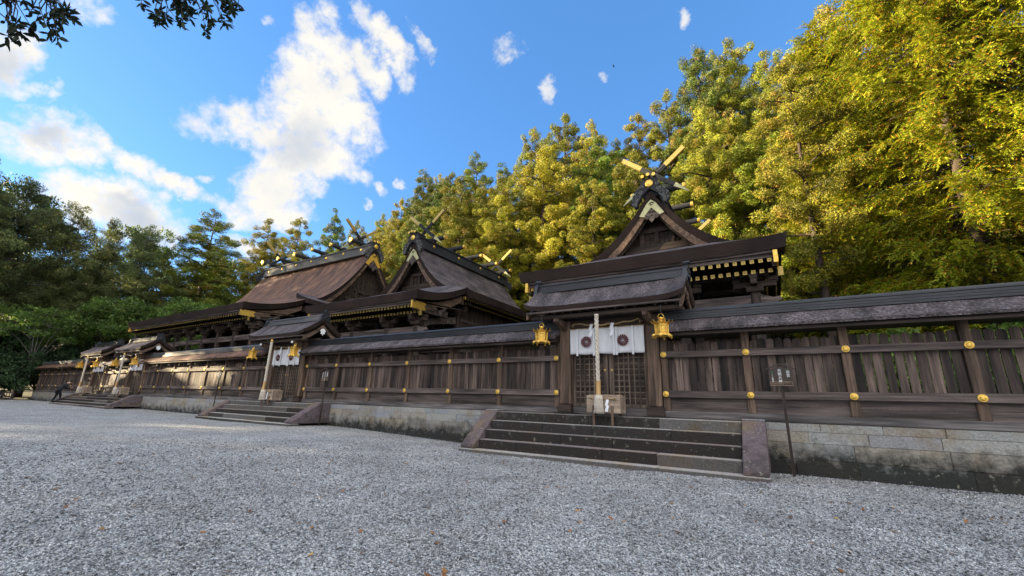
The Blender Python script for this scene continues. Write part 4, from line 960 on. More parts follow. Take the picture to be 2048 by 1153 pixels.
# ------------------------------------------------------------------ trees
def leaf_mat(name, cols, trans=.35, big=.5, rnd=.3, bc=None, alt=None):
    m = bpy.data.materials.new(name); m.use_nodes = True; nt = m.node_tree; L = nt.links.new; N = nt.nodes.new
    for n in list(nt.nodes): nt.nodes.remove(n)
    geo = N('ShaderNodeNewGeometry'); r = N('ShaderNodeValToRGB'); L(geo.outputs['Random Per Island'], r.inputs[0])
    while len(r.color_ramp.elements) < len(cols): r.color_ramp.elements.new(.5)
    for e, (p, c) in zip(r.color_ramp.elements, cols): e.position = p; e.color = (*c, 1)
    tc = N('ShaderNodeTexCoord'); oi = N('ShaderNodeObjectInfo')
    n = N('ShaderNodeTexNoise'); L(tc.outputs['Object'], n.inputs[0]); n.inputs['Scale'].default_value = .55; n.inputs['Detail'].default_value = 4
    mr = N('ShaderNodeMapRange'); L(n.outputs['Fac'], mr.inputs[0]); mr.inputs[1].default_value = .35; mr.inputs[2].default_value = .65; mr.inputs[3].default_value = 1-big; mr.inputs[4].default_value = 1+big
    m2 = N('ShaderNodeMapRange'); L(oi.outputs['Random'], m2.inputs[0]); m2.inputs[3].default_value = 1-rnd; m2.inputs[4].default_value = 1+rnd
    mu = N('ShaderNodeMath'); mu.operation = 'MULTIPLY'; L(mr.outputs[0], mu.inputs[0]); L(m2.outputs[0], mu.inputs[1])
    mx = N('ShaderNodeMix'); mx.data_type = 'RGBA'; mx.blend_type = 'MULTIPLY'; mx.inputs[0].default_value = 1; L(r.outputs[0], mx.inputs[6]); L(mu.outputs[0], mx.inputs[7])
    col = mx.outputs[2]
    if alt:
        w_ = N('ShaderNodeMath'); w_.operation = 'FRACT'; w2 = N('ShaderNodeMath'); w2.operation = 'MULTIPLY'; L(oi.outputs['Random'], w2.inputs[0]); w2.inputs[1].default_value = 7.3; L(w2.outputs[0], w_.inputs[0])
        m5 = N('ShaderNodeMix'); m5.data_type = 'RGBA'; m5.blend_type = 'MULTIPLY'; m5.inputs[0].default_value = 1; L(col, m5.inputs[6])
        m6 = N('ShaderNodeMix'); m6.data_type = 'RGBA'; L(w_.outputs[0], m6.inputs[0]); m6.inputs[6].default_value = (*alt[0], 1); m6.inputs[7].default_value = (*alt[1], 1); L(m6.outputs[2], m5.inputs[7]); col = m5.outputs[2]
    if bc:                                        # autumn-browned clumps
        nb = N('ShaderNodeTexNoise'); L(tc.outputs['Object'], nb.inputs[0]); nb.inputs['Scale'].default_value = .9; nb.inputs['Detail'].default_value = 3
        mb = N('ShaderNodeMapRange'); L(nb.outputs['Fac'], mb.inputs[0]); mb.inputs[1].default_value = .56; mb.inputs[2].default_value = .70; mb.inputs[4].default_value = .75
        m4 = N('ShaderNodeMix'); m4.data_type = 'RGBA'; L(mb.outputs[0], m4.inputs[0]); L(col, m4.inputs[6]); m4.inputs[7].default_value = (*bc, 1); col = m4.outputs[2]
    d = N('ShaderNodeBsdfPrincipled'); L(col, d.inputs['Base Color']); d.inputs['Roughness'].default_value = .6; d.inputs['Specular IOR Level'].default_value = .3
    t = N('ShaderNodeBsdfTranslucent'); L(col, t.inputs[0])
    ms = N('ShaderNodeMixShader'); ms.inputs[0].default_value = trans; L(d.outputs[0], ms.inputs[1]); L(t.outputs[0], ms.inputs[2])
    o = N('ShaderNodeOutputMaterial'); L(ms.outputs[0], o.inputs[0]); return m
M['cedar'] = leaf_mat('cedar_foliage', [(0,(.085,.11,.010)),(.4,(.195,.205,.014)),(.75,(.345,.295,.020)),(1,(.43,.32,.026))], bc=(.34,.20,.035), trans=.16, alt=((.42,.72,.95),(1.05,1.02,.9)))
M['hinoki'] = leaf_mat('cypress_foliage', [(0,(.10,.14,.008)),(.45,(.22,.26,.013)),(.85,(.36,.35,.02)),(.93,(.42,.21,.02)),(1,(.38,.14,.03))], trans=.4)
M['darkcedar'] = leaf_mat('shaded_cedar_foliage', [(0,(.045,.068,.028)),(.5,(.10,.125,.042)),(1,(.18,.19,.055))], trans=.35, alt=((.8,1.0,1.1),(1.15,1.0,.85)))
M['broad'] = leaf_mat('broadleaf_foliage', [(0,(.034,.062,.020)),(.5,(.075,.115,.032)),(1,(.15,.18,.04))], trans=.4)
M['maple'] = leaf_mat('maple_foliage', [(0,(.06,.12,.022)),(.6,(.12,.20,.036)),(1,(.20,.26,.05))], trans=.45)
M['darkleaf'] = leaf_mat('glossy_dark_leaf', [(0,(.014,.026,.012)),(.6,(.03,.05,.02)),(1,(.05,.075,.03))], trans=.15)
M['shrub'] = leaf_mat('shrub_foliage', [(0,(.015,.032,.014)),(.6,(.03,.06,.022)),(1,(.055,.09,.03))], trans=.3)

def rdir(rs):
    z = rs.uniform(-1, 1); a = rs.uniform(0, 2*math.pi); q = math.sqrt(1-z*z); return Vector((q*math.cos(a), q*math.sin(a), z))
def unit(a): return a/np.maximum(1e-6, np.linalg.norm(a, axis=-1, keepdims=True))
def leaves_np(out, p, d, n, L_, w):
    """pointed leaf sprays: one kite per row, along d, facing n"""
    d = unit(d); s = unit(np.cross(d, n)); L_ = np.asarray(L_)[:, None]; w = np.asarray(w)[:, None]
    out.append(np.stack([p-d*L_*.15, p+s*w*.5+d*L_*.35, p+d*L_, p-s*w*.5+d*L_*.35], 1))
def clump(out, g, c, r, n, L_, w, up=.35, flat=1.0, fill=.6, nj=.55):
    if n < 1: return
    o = unit(g.normal(size=(n, 3))); q = r*(fill+(1-fill)*g.random(n)); lb = unit(g.normal(size=(4, 3))); q = q*(.55+.62*np.clip(o@lb.T, 0, 1).max(1)**1.5); p = np.array(c)+o*q[:, None]*np.array((1, 1, flat))
    d = o*.55+unit(g.normal(size=(n, 3)))*.9+np.array((0, 0, up))
    leaves_np(out, p, d, o+unit(g.normal(size=(n, 3)))*nj, L_*g.uniform(.7, 1.25, n), w*g.uniform(.7, 1.3, n))
def mesh_of(name, out, m):
    Q = np.concatenate(out); n = len(Q); me = bpy.data.meshes.new(name)
    me.vertices.add(n*4); me.vertices.foreach_set('co', Q.astype(np.float32).ravel()); me.loops.add(n*4); me.loops.foreach_set('vertex_index', np.arange(n*4, dtype=np.int32))
    me.polygons.add(n); me.polygons.foreach_set('loop_start', (np.arange(n)*4).astype(np.int32)); me.polygons.foreach_set('loop_total', np.full(n, 4, np.int32)); me.materials.append(m); me.update(); me.validate(); return me
def trunk_mesh(name, H, r0, limbs, m, bend=0, seed=0):
    rs = random.Random(seed); b = MB(); P = []
    for k in range(10):
        u = k/9; P.append((bend*math.sin(u*2.2)+rs.uniform(-.06,.06)*u, bend*.5*math.sin(u*3), H*u))
    b.tube(P, [r0*1.35]+[r0*(1-.93*k/9) for k in range(1, 10)], 9)
    for p, q, r in limbs:
        p, q = Vector(p), Vector(q); md = p.lerp(q, .55)+Vector((0,0,.06*(q-p).length)); b.tube([p, md, q], [r, r*.65, r*.22], 5, cap=False)
    o = b.build(name, m, smooth=True); me = o.data; bpy.data.objects.remove(o); return me
def conifer(seed, H=26, Rm=4.2, t0=.22, n_br=70, cl=1.0, L_=.16, w=.055, dens=1000, m='cedar', droop=.12, top=.5):
    rs = random.Random(seed); V, limbs = [], []; g = np.random.default_rng(seed)
    for k in range(n_br):
        t = t0+(1-t0)*((k+.5)/n_br)**.92; az = k*2.39996+rs.uniform(-.5,.5); e = (t-t0)/(1-t0)
        rad = Rm*(math.sin(math.pi*min(1, .16+.62*(1-e)**.9))**1.0)*(1-e**3*.55)*rs.uniform(.62,1.18)
        if e > .93: rad *= .45
        z0 = H*t; tip = Vector((math.cos(az)*rad, math.sin(az)*rad, z0-droop*rad+rs.uniform(-.4,.5)))
        limbs.append(((0,0,z0-.25*rad*.4), tuple(tip*.92+Vector((0,0,z0*.08))), .03+.018*rad))
        nc = 1+int(rad/.85)
        for q in range(nc):
            u = 1-q*.22+rs.uniform(-.06,.06); c = Vector((tip.x*u, tip.y*u, z0+(tip.z-z0)*u))+rdir(rs)*.45*cl
            r = cl*rs.uniform(.46,.95)*(1.0-.25*e); clump(V, g, c, r, int(dens*1.25*r*r/ (cl*cl)*rs.uniform(.8,1.2)), L_, w, .2, .8, .66, .32)
    clump(V, g, Vector((0,0,H-.3)), .6*cl, 150, L_, w, .9, 1.4)
    return mesh_of('crown', V, M[m]), trunk_mesh('trunk', H*.97, .012*H+.06, limbs, M['bark'], .1, seed)
def frond_tree(seed, H=33, Rm=5.0, t0=.05, n_br=260, m='hinoki'):
    """near cypress: drooping sprays of small flat fronds"""
    rs = random.Random(seed); V, limbs = [], []; g = np.random.default_rng(seed)
    for k in range(n_br):
        t = t0+(1-t0)*((k+.5)/n_br); az = k*2.39996+rs.uniform(-.6,.6); e = (t-t0)/(1-t0)
        rad = Rm*(1-.72*e**1.6)*rs.uniform(.7,1.12); z0 = H*t
        tip = Vector((math.cos(az)*rad, math.sin(az)*rad, z0-.20*rad+rs.uniform(-.3,.3))); limbs.append(((0,0,z0), tuple(tip), .018+.006*rad))
        m_ = int(80*rad/Rm)+14; u = 1-g.random(m_)**1.3*.88; nl = 10
        base = np.stack([tip.x*u, tip.y*u, z0+(tip.z-z0)*u], 1)+unit(g.normal(size=(m_, 3)))*.42
        out = unit(np.array((math.cos(az), math.sin(az), -.15))+unit(g.normal(size=(m_, 3)))*.7); nrm = unit(np.array((0, 0, 1))+unit(g.normal(size=(m_, 3)))*.7); sd_ = unit(np.cross(out, nrm)); Lf = g.uniform(.6, 1.05, m_)
        for i in range(nl):                       # one frond = leaflets along a drooping rib
            v = i/(nl-1); p = base+out*(Lf*v)[:, None]+np.array((0, 0, -.32))*(Lf*v*v)[:, None]
            for s_ in ((-1, 1) if i < nl-1 else (0,)):
                d = out*.75+sd_*s_*.8*(1-.3*v)+np.array((0, 0, -.35*v))+unit(g.normal(size=(m_, 3)))*.45
                leaves_np(V, p, d, nrm+unit(g.normal(size=(m_, 3)))*.5, .20*(1-.35*v)*g.uniform(.6, 1.3, m_), np.full(m_, .064))
    return mesh_of('crown', V, M[m]), trunk_mesh('trunk', H*.97, .36, limbs, M['bark'], .15, seed)
def broadleaf(seed, H=18, Rm=6, t0=.25, n=105, L_=.24, w=.13, dens=280, m='broad', bark='bark', flat=.55, cl=1.25, vase=.5):
    rs = random.Random(seed); V, limbs = [], []; g = np.random.default_rng(seed)
    nodes = []
    for k in range(7):
        az = k*2.4+rs.uniform(-.4,.4); q = Vector((math.cos(az)*Rm*.5, math.sin(az)*Rm*.5, H*(vase+rs.uniform(0,.28)))); limbs.append(((0,0,H*rs.uniform(.16,.4)), tuple(q), .008*Rm+.015)); nodes.append(q)
    for k in range(n):
        o = rdir(rs); o.z = abs(o.z)*1.0-.32*rs.random(); rr = rs.uniform(.68,1.0)
        c = Vector((o.x*Rm*rr, o.y*Rm*rr, H*(t0+(1-t0)*.42)+o.z*H*(1-t0)*.55*rr)); nd = min(nodes, key=lambda q: (q-c).length)
        limbs.append((tuple(nd), tuple(c), .035)); r = cl*rs.uniform(.7,1.25)
        clump(V, g, c, r, int(dens*rs.uniform(.8,1.2)), L_, w, .05, flat)
    return mesh_of('crown', V, M[m]), trunk_mesh('trunk', H*.62, .018*H, limbs, M[bark], .35, seed)
def tree(kind, src, x, y, z, H, Rr, H0, R0, label, cat, group, rot=0):
    t = empty(kind, (x, y, z), label, cat, group); t.rotation_euler = (0,0,rot); sc = (Rr/R0, Rr/R0, H/H0); t.scale = sc
    for nm, me in zip(('crown', 'trunk'), src):
        o = bpy.data.objects.new(nm, me); COL.objects.link(o); o.parent = t
    return t
CED = [conifer(100+k, 26, 4.2, t0=(.20,.26,.16,.3)[k], n_br=(66,58,74,52)[k]) for k in range(4)]
HILL= [[-0.0, 53.0, 13.6, 34.4, 4.8], [-4.0, 50.0, 11.0, 35.5, 4.4], [3.4, 50.0, 11.0, 31.2, 4.1], [-8.4, 52.0, 12.8, 29.8, 4.1], [-13.0, 55.0, 15.3, 28.1, 3.9], [-23.3, 52.0, 12.8, 32.1, 4.8], [-18.2, 50.0, 11.0, 29.2, 3.9], [-29.1, 52.0, 12.8, 31.6, 3.9], [-40.1, 52.0, 12.8, 30.4, 3.9], [-47.3, 54.0, 14.4, 28.5, 3.4], [-52.4, 52.0, 12.3, 31.3, 4.1], [-60.0, 54.0, 12.5, 28.1, 3.4], [-72.7, 60.0, 11.9, 30.4, 3.2], [-35.6, 54.0, 14.4, 26.6, 3.4], [-16.4, 56.0, 16.1, 24.2, 3.4], [6.1, 45.0, 6.8, 30.7, 4.0], [7.6, 42.0, 4.2, 33.7, 5.2], [-56.0, 60.0, 18.1, 29.6, 3.4], [-28.4, 56.0, 16.1, 29.1, 3.7], [-2.3, 56.0, 16.1, 33.5, 3.9], [-63.0, 40.3, 2.3, 20.4, 3.6], [-56.1, 38.5, 1.2, 22.6, 4.2], [-50.4, 38.4, 1.1, 21.8, 3.9], [-44.7, 38.8, 1.5, 21.1, 3.6], [-40.3, 38.9, 1.6, 22.9, 3.3], [-33.1, 39.8, 2.4, 27.7, 4.7], [-26.6, 40.0, 2.5, 26.3, 4.4], [-21.7, 41.8, 4.1, 29.0, 5.2], [-14.4, 39.3, 2.0, 22.8, 3.6], [-10.3, 41.0, 3.4, 24.2, 4.6], [-3.3, 41.6, 4.0, 27.8, 3.9], [2.1, 41.5, 3.8, 24.8, 4.9], [8.7, 38.5, 1.2, 26.0, 4.8], [-69.5, 46.7, 5.6, 22.7, 3.5], [-64.2, 43.4, 4.3, 22.1, 3.8], [-57.2, 43.9, 5.3, 23.4, 4.2], [-52.2, 44.7, 6.3, 22.7, 3.5], [-43.6, 46.1, 7.7, 23.4, 4.5], [-39.9, 44.6, 6.5, 27.8, 4.9], [-34.2, 46.8, 8.3, 22.7, 3.5], [-26.2, 44.4, 6.3, 23.4, 3.4], [-22.2, 45.3, 7.1, 22.9, 4.0], [-15.4, 44.8, 6.7, 26.6, 4.6], [-1.8, 46.1, 7.8, 23.0, 3.5], [10.4, 46.4, 8.0, 25.8, 4.3], [-60.9, 50.1, 9.5, 22.7, 3.6], [-56.0, 51.8, 11.6, 21.6, 3.3], [-37.0, 50.2, 11.2, 24.6, 3.5], [-14.6, 51.6, 12.4, 22.4, 3.3], [11.5, 49.5, 10.6, 25.4, 4.6], [-66.8, 58.9, 13.7, 26.6, 5.0], [-59.3, 57.5, 15.3, 26.5, 5.1], [-51.9, 57.7, 17.0, 27.3, 5.2], [-45.3, 58.4, 18.2, 24.1, 4.2], [-22.3, 58.3, 18.1, 24.5, 4.6], [-7.7, 57.9, 17.8, 22.8, 4.1], [6.3, 56.2, 16.4, 23.4, 4.2]]
rt = random.Random(5)
TONE = ['tall rust-tinged cedar', 'broad golden-green cedar', 'slender yellow-green cedar', 'dense olive cedar']
def where(x, y):
    if x < -50: return 'beyond the large left hall'
    if x < -30: return 'between left and middle halls'
    if x < -17: return 'above the long ridge of the middle hall'
    if x < -8: return 'between the middle and right halls'
    if x < -1: return 'directly behind the right hall gable'
    return 'right of the right hall roof'
for i, (x, y, z, H, Rr) in enumerate(HILL):
    k = rt.randrange(4)
    tier = 'on the skyline' if i < 20 else ('low on the slope' if y < 43 else ('midway up the slope' if y < 49 else 'high on the slope'))
    tree('cedar_tree', CED[k], x, y, z-.3, H+.3, Rr*1.05, 26, 4.2, '%s %s %s' % (TONE[k], tier, where(x, y)), 'tree', 'cedars on the sunlit hillside', rt.uniform(0, 6.28))
# near cypresses on the right
HIN = [frond_tree(201), frond_tree(202, n_br=245)]
for i, (x, y, H, Rr, lb) in enumerate([(9.6,29.5,37,5.4,'tallest bright cypress at the right edge, its drooping sprays facing the court'),(16.5,25.5,36,5.6,'towering cypress cut by the right edge of the photo'),(13.5,36,38,5.2,'cypress standing behind the two nearest cypresses'),(22,32,38,6,'farthest right cypress behind the towering edge tree'),(6.3,37.5,31,4.8,'cypress left of the tallest bright cypress, partly in shade')]):
    tree('cypress_tree', HIN[i % 2], x, y, ZP-.1, H, Rr, 33, 5.0, lb, 'tree', 'near cypresses on the right', i*1.3)
tree('cedar_tree', CED[3], 3.2, 30.5, ZP-.1, 24, 3.6, 26, 4.2, 'sunny cedar with bare lower trunk just right of the right hall eave', 'tree', 'cedars on the sunlit hillside', 2.0)
# left-hand wood
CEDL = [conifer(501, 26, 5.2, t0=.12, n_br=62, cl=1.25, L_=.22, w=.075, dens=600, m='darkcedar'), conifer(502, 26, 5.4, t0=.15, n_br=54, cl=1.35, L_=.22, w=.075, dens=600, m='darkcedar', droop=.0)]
BRO = [broadleaf(301, n=88), broadleaf(302, n=95, flat=.5), broadleaf(303, n=80, vase=.4)]
MAP = [broadleaf(311, H=12, Rm=6, m='maple', L_=.30, w=.19, flat=.35, n=95, dens=150), broadleaf(312, H=12, Rm=6, m='maple', bark='palebark', L_=.28, w=.18, flat=.32, n=60, dens=110)]
for i, (x, y, H, Rr, lb) in enumerate([(-76,5,26,5,'tall dark tree cut by the left edge of the photo'),(-80,9.5,26,5,'dark clumpy tree second from the left edge'),(-83,14.5,25,5,'shaded clumpy tree with a domed top left of the far gates'),(-84,19,24,4.2,'dark tree with a pointed knobbly top above the far fence'),(-88,24.5,24.5,4.6,'dark round-headed tree beside the open patch of bright cloud'),(-84,27,18,5,'low shaded tree below the pointed cedar')]):
    tree('conifer_tree', CEDL[i % 2], x, y, hill(x, y) if y > 14.2 else 0, H+1.5, Rr*1.05, 26, 5.3, lb, 'tree', 'shaded trees left of the court', i*1.1)
for i, (x, y, H, Rr, lb) in enumerate([(-74,13,11,5,'pale-branched tree in thin leaf above the farthest gate'),(-72,19.5,13,6,'green layered maple behind the farthest gate roof'),(-73,26,14.5,6.5,'bright green spreading maple left of the large hall'),(-77,33,16,6.5,'green maple tucked against the large hall eave'),(-69,30,12,5,'small maple nearest the large hall porch')]):
    tree('maple_tree', MAP[1 if i == 0 else 0], x, y, ZP-.2, H, Rr, 12, 6, lb, 'tree', 'green maples left of the large hall', i*1.7)
for i, (x, y, zt, Rr, lb) in enumerate([(-84,32,33.8,6.4,'pointed cedar alone against the bright cloud left of the large hall'),(-86,42.5,36.5,5.4,'cedar behind the left end of the large hall ridge'),(-88,50,41,5.2,'airy cedar above the ridge logs of the large hall'),(-90,60,47,5.0,'slim airy cedar above the right end of the large hall ridge'),(-92,68,48,4.2,'hazy cedar between the large hall finials and the sunlit hill'),(-90,37,29,5,'shorter cedar beside the lone pointed cedar')]):
    z = hill(x, y); tree('cedar_tree', CED[(i+1) % 4], x, y, z-.3, zt-z, Rr, 26, 4.2, lb, 'tree', 'cedars beyond the large left hall', i)
for i, (x, y, H, Rr) in enumerate([(-79,-4,29,6),(-82,-13,31,6.5),(-80,-22,30,6),(-84,-31,32,6.5),(-80,-40,29,6),(-90,-8,31,6.5),(-92,-25,32,7),(-93,4,29,6),(-88,-48,31,7),(-84,-58,32,7),(-78,-68,32,7),(-70,-78,32,7),(-104,-18,33,7),(-106,-34,33,7),(-104,-2,32,7),(-108,14,32,7),(-112,30,32,7),(-100,-52,33,7),(-92,-66,33,7),(-110,46,30,7),(-60,-60,30,7),(-66,-50,30,6.5),(-52,-56,29,7),(-48,-68,31,7),(-58,-74,32,7),(-42,-78,32,7),(-66,-66,31,7),(-72,-58,31,7),(-36,-66,29,7),(-50,-84,33,7),(-70,-28,30,6.5),(-67,-36,30,6.5),(-64,-44,30,6.5),(-84,-40,33,7),(-58,-36,28,6),(-74,-44,30,6),(-30,-74,30,7)]):
    tree('broadleaf_tree', BRO[i % 3], x, y, 0, H*1.2, Rr*1.25, 18, 6, 'tall shade tree of the wood beyond the left side of the court', 'tree', 'wood left of the court outside the photo', i*.9)
for i, (x, y, H, Rr) in enumerate([(-96,6,17,7),(-100,12,20,7.5),(-98,19,18,7),(-104,26,20,8),(-112,8,24,9),(-118,18,24,9),(-102,34,18,7),(-110,2,22,8)]):
    tree('broadleaf_tree', BRO[(i+1) % 3], x, y, hill(x, y) if y > 14.2 else 0, H, Rr, 18, 6, 'dark wood tree seen only through gaps behind the first rank at far left', 'tree', 'back rank of trees at far left', i*1.4)
# low growth under the shade trees comes with the shrubs below
# shrubs
SHR = [broadleaf(401, H=5, Rm=3, t0=.0, n=70, L_=.22, w=.13, dens=90, m='shrub', flat=.55, cl=.62, vase=.3), broadleaf(402, H=5, Rm=3, t0=.0, n=60, L_=.20, w=.13, dens=90, m='maple', flat=.5, cl=.6, vase=.3)]
for i, (x, y, H, Rr, k, lb) in enumerate([(-74.5,8.5,7.5,3.6,0,'big dark shrub at the left edge of the court'),(-73.8,12.5,6.0,3.0,0,'dark shrub behind the low wooden barrier'),(-74.5,17,8,3.6,0,'dark shrub overhanging the far end of the fence'),(-79,4,8,4,0,'tall shrub cut by the left edge'),(-78,12,9,4,0,'tall dark shrub behind the one at the barrier'),(-81,8.5,7,4.5,0,'shadowy shrub in the gap left of the barrier'),(-76,14.8,5,3.2,0,'low dark shrub between the barrier and the fence end'),(-84,16,7,5,0,'rounded shadowy shrub behind the fence end')]):
    tree('shrub', SHR[k], x, y, 0, H, Rr, 5, 3, lb, 'shrub', 'dark shrubs at the left end', i)
for i, (x, y, H, Rr) in enumerate([(-79,-3,11,5),(-80,-11,12,6),(-81,-20,12,6),(-80,-29,12,6),(-78,-38,12,6),(-74,-47,12,6),(-72,-2,8,4.5),(-72,-9,9,5),(-73,-17,10,5),(-86,-7,13,7),(-87,-16,13,7),(-87,-26,13,7),(-76,-24,11,6),(-74,-33,11,6)]):
    tree('shrub', SHR[0], x, y, 0, H, Rr, 5, 3, 'tall undergrowth beneath the shade trees left of the court', 'shrub', 'undergrowth left of the court outside the photo', i)
for i, (x, y, H, Rr) in enumerate([(3.5,20,2.8,1.8),(6.5,19,3.2,2.2),(9.5,21,3.4,2.4),(5,24.5,4.5,2.6),(9,25,5,3),(13,22,4.5,3),(2.6,25.5,3,1.6)]):
    tree('shrub', SHR[1], x, y, ZP-.1, H, Rr, 5, 3, 'sunlit yellow-green bush glimpsed between the fence pickets on the right', 'shrub', 'bushes behind the right fence', i)

# ---- tree whose leafy branches hang into the top left of the photo
def overhang():
    t = empty('evergreen_tree', (-9.5, -5.5, 0), 'evergreen tree whose leafy twigs hang across the top left corner', 'tree')
    rs = random.Random(9); b = MB()
    b.tube([(-9.5,-5.5,-.1),(-9.4,-5.3,2),(-9.0,-4.8,4.5),(-8.6,-4.4,7),(-8.3,-4.2,10)], [.36,.28,.24,.2,.12], 12)
    A = Vector((-8.7,-4.5,6.4)); ends = [Vector((-4.9,.95,5.75)), Vector((-5.2,.2,4.95)), Vector((-4.75,.42,5.05))]
    for e in ends: b.tube([A, A.lerp(e, .45)+Vector((0,0,.5)), A.lerp(e, .8)+Vector((0,0,.35)), e], [.10,.07,.035,.012], 7)
    sub(b, 'trunk', M['bark'], t, smooth=True)
    def spray(name, pts, n, rad):
        V, F = [], []; tw = MB()
        for c0, k in pts:
            c0 = Vector(c0)
            for _ in range(k):
                o = rdir(rs); e = c0+Vector((o.x*rad, o.y*rad, o.z*rad*.8)); root = c0+Vector((0,0,.25))+rdir(rs)*.08
                md = root.lerp(e, .5)+rdir(rs)*.05; tw.tube([root, md, e], [.006,.004,.002], 4, cap=False)
                ax = (e-md).normalized()
                for q in range(n):
                    p = e-ax*rs.uniform(0,.10); d = (ax*.5+rdir(rs)).normalized(); s = d.cross(rdir(rs)).normalized(); L_ = rs.uniform(.065,.10); w = L_*.36; nn = s.cross(d)*.006; k0 = len(V)
                    V.extend([p, p+d*L_*.3+s*w*.42, p+d*L_*.65+s*w*.5, p+d*L_, p+d*L_*.65-s*w*.5, p+d*L_*.3-s*w*.42, p+d*L_*.5-nn*2]); F.extend([(k0,k0+1,k0+6),(k0+1,k0+2,k0+6),(k0+2,k0+3,k0+6),(k0+3,k0+4,k0+6),(k0+4,k0+5,k0+6),(k0+5,k0,k0+6)])
        o0 = MB(); o0.add([tuple(v) for v in V], F); sp = sub(o0, name, M['darkleaf'], t); sub(tw, 'twig', M['bark'], sp)
    spray('leaf_spray', [((-4.95,.98,5.75),16),((-4.75,1.2,5.9),14),((-5.05,1.0,5.55),20),((-4.75,1.25,5.65),18),((-4.85,1.15,5.45),12),((-4.6,1.35,5.75),12),((-5.15,.95,5.75),12)], 9, .27)
    spray('leaf_spray', [((-5.25,.2,5.05),10),((-5.2,.28,4.85),9),((-5.15,.36,4.75),7),((-5.3,.15,4.7),9),((-5.35,.08,4.55),7)], 7, .20)
    spray('leaf_spray', [((-4.95,.44,5.38),6),((-4.92,.50,5.3),5)], 7, .13)
overhang()

# ------------------------------------------------------------------ small things
def barrier():
    t = empty('wooden_barrier', (-72.6, 11.6, .33), 'low weathered wooden barrier with upright slats before the dark shrubs at far left', 'barrier')
    x0, y0, x1, y1 = -73.9, 11.2, -70.2, 11.9
    P = lambda u, z, o=0: (x0+(x1-x0)*u, y0+(y1-y0)*u+o, .33+z)
    for u in (0, 1):
        b = MB(); b.beam(P(u,-.1), P(u,.92), .14, .14); sub(b, 'post', M['rail'], t)
    for z in (.18, .78):
        b = MB(); b.beam(P(0,z), P(1,z), .06, .12); sub(b, 'rail', M['rail'], t)
    for k in range(6):
        u = (k+.7)/6.4; b = MB(); b.beam(P(u,.12,-.05), P(u,.84,-.05), .24, .03, up=(0,1,0)); sub(b, 'slat', M['rail'], t)
barrier()
def boulder():
    b = MB(); rs = random.Random(2); n, m = 14, 8
    vs = []; 
    for i in range(m+1):
        th = math.pi*i/m
        for j in range(n):
            a = 2*math.pi*j/n; d = Vector((math.sin(th)*math.cos(a), math.sin(th)*math.sin(a), math.cos(th))); r = 1+.28*mnoise.noise(d*1.6+Vector((3,1,2))); vs.append((-75.6+d.x*1.3*r, 11.3+d.y*.9*r, .75+d.z*.65*r))
    b.add(vs, [(i*n+j, (i+1)*n+j, (i+1)*n+(j+1) % n, i*n+(j+1) % n) for i in range(m) for j in range(n)])
    tag(b.build('boulder', M['stone']), 'rounded grey boulder left of the wooden barrier', 'boulder')
boulder()
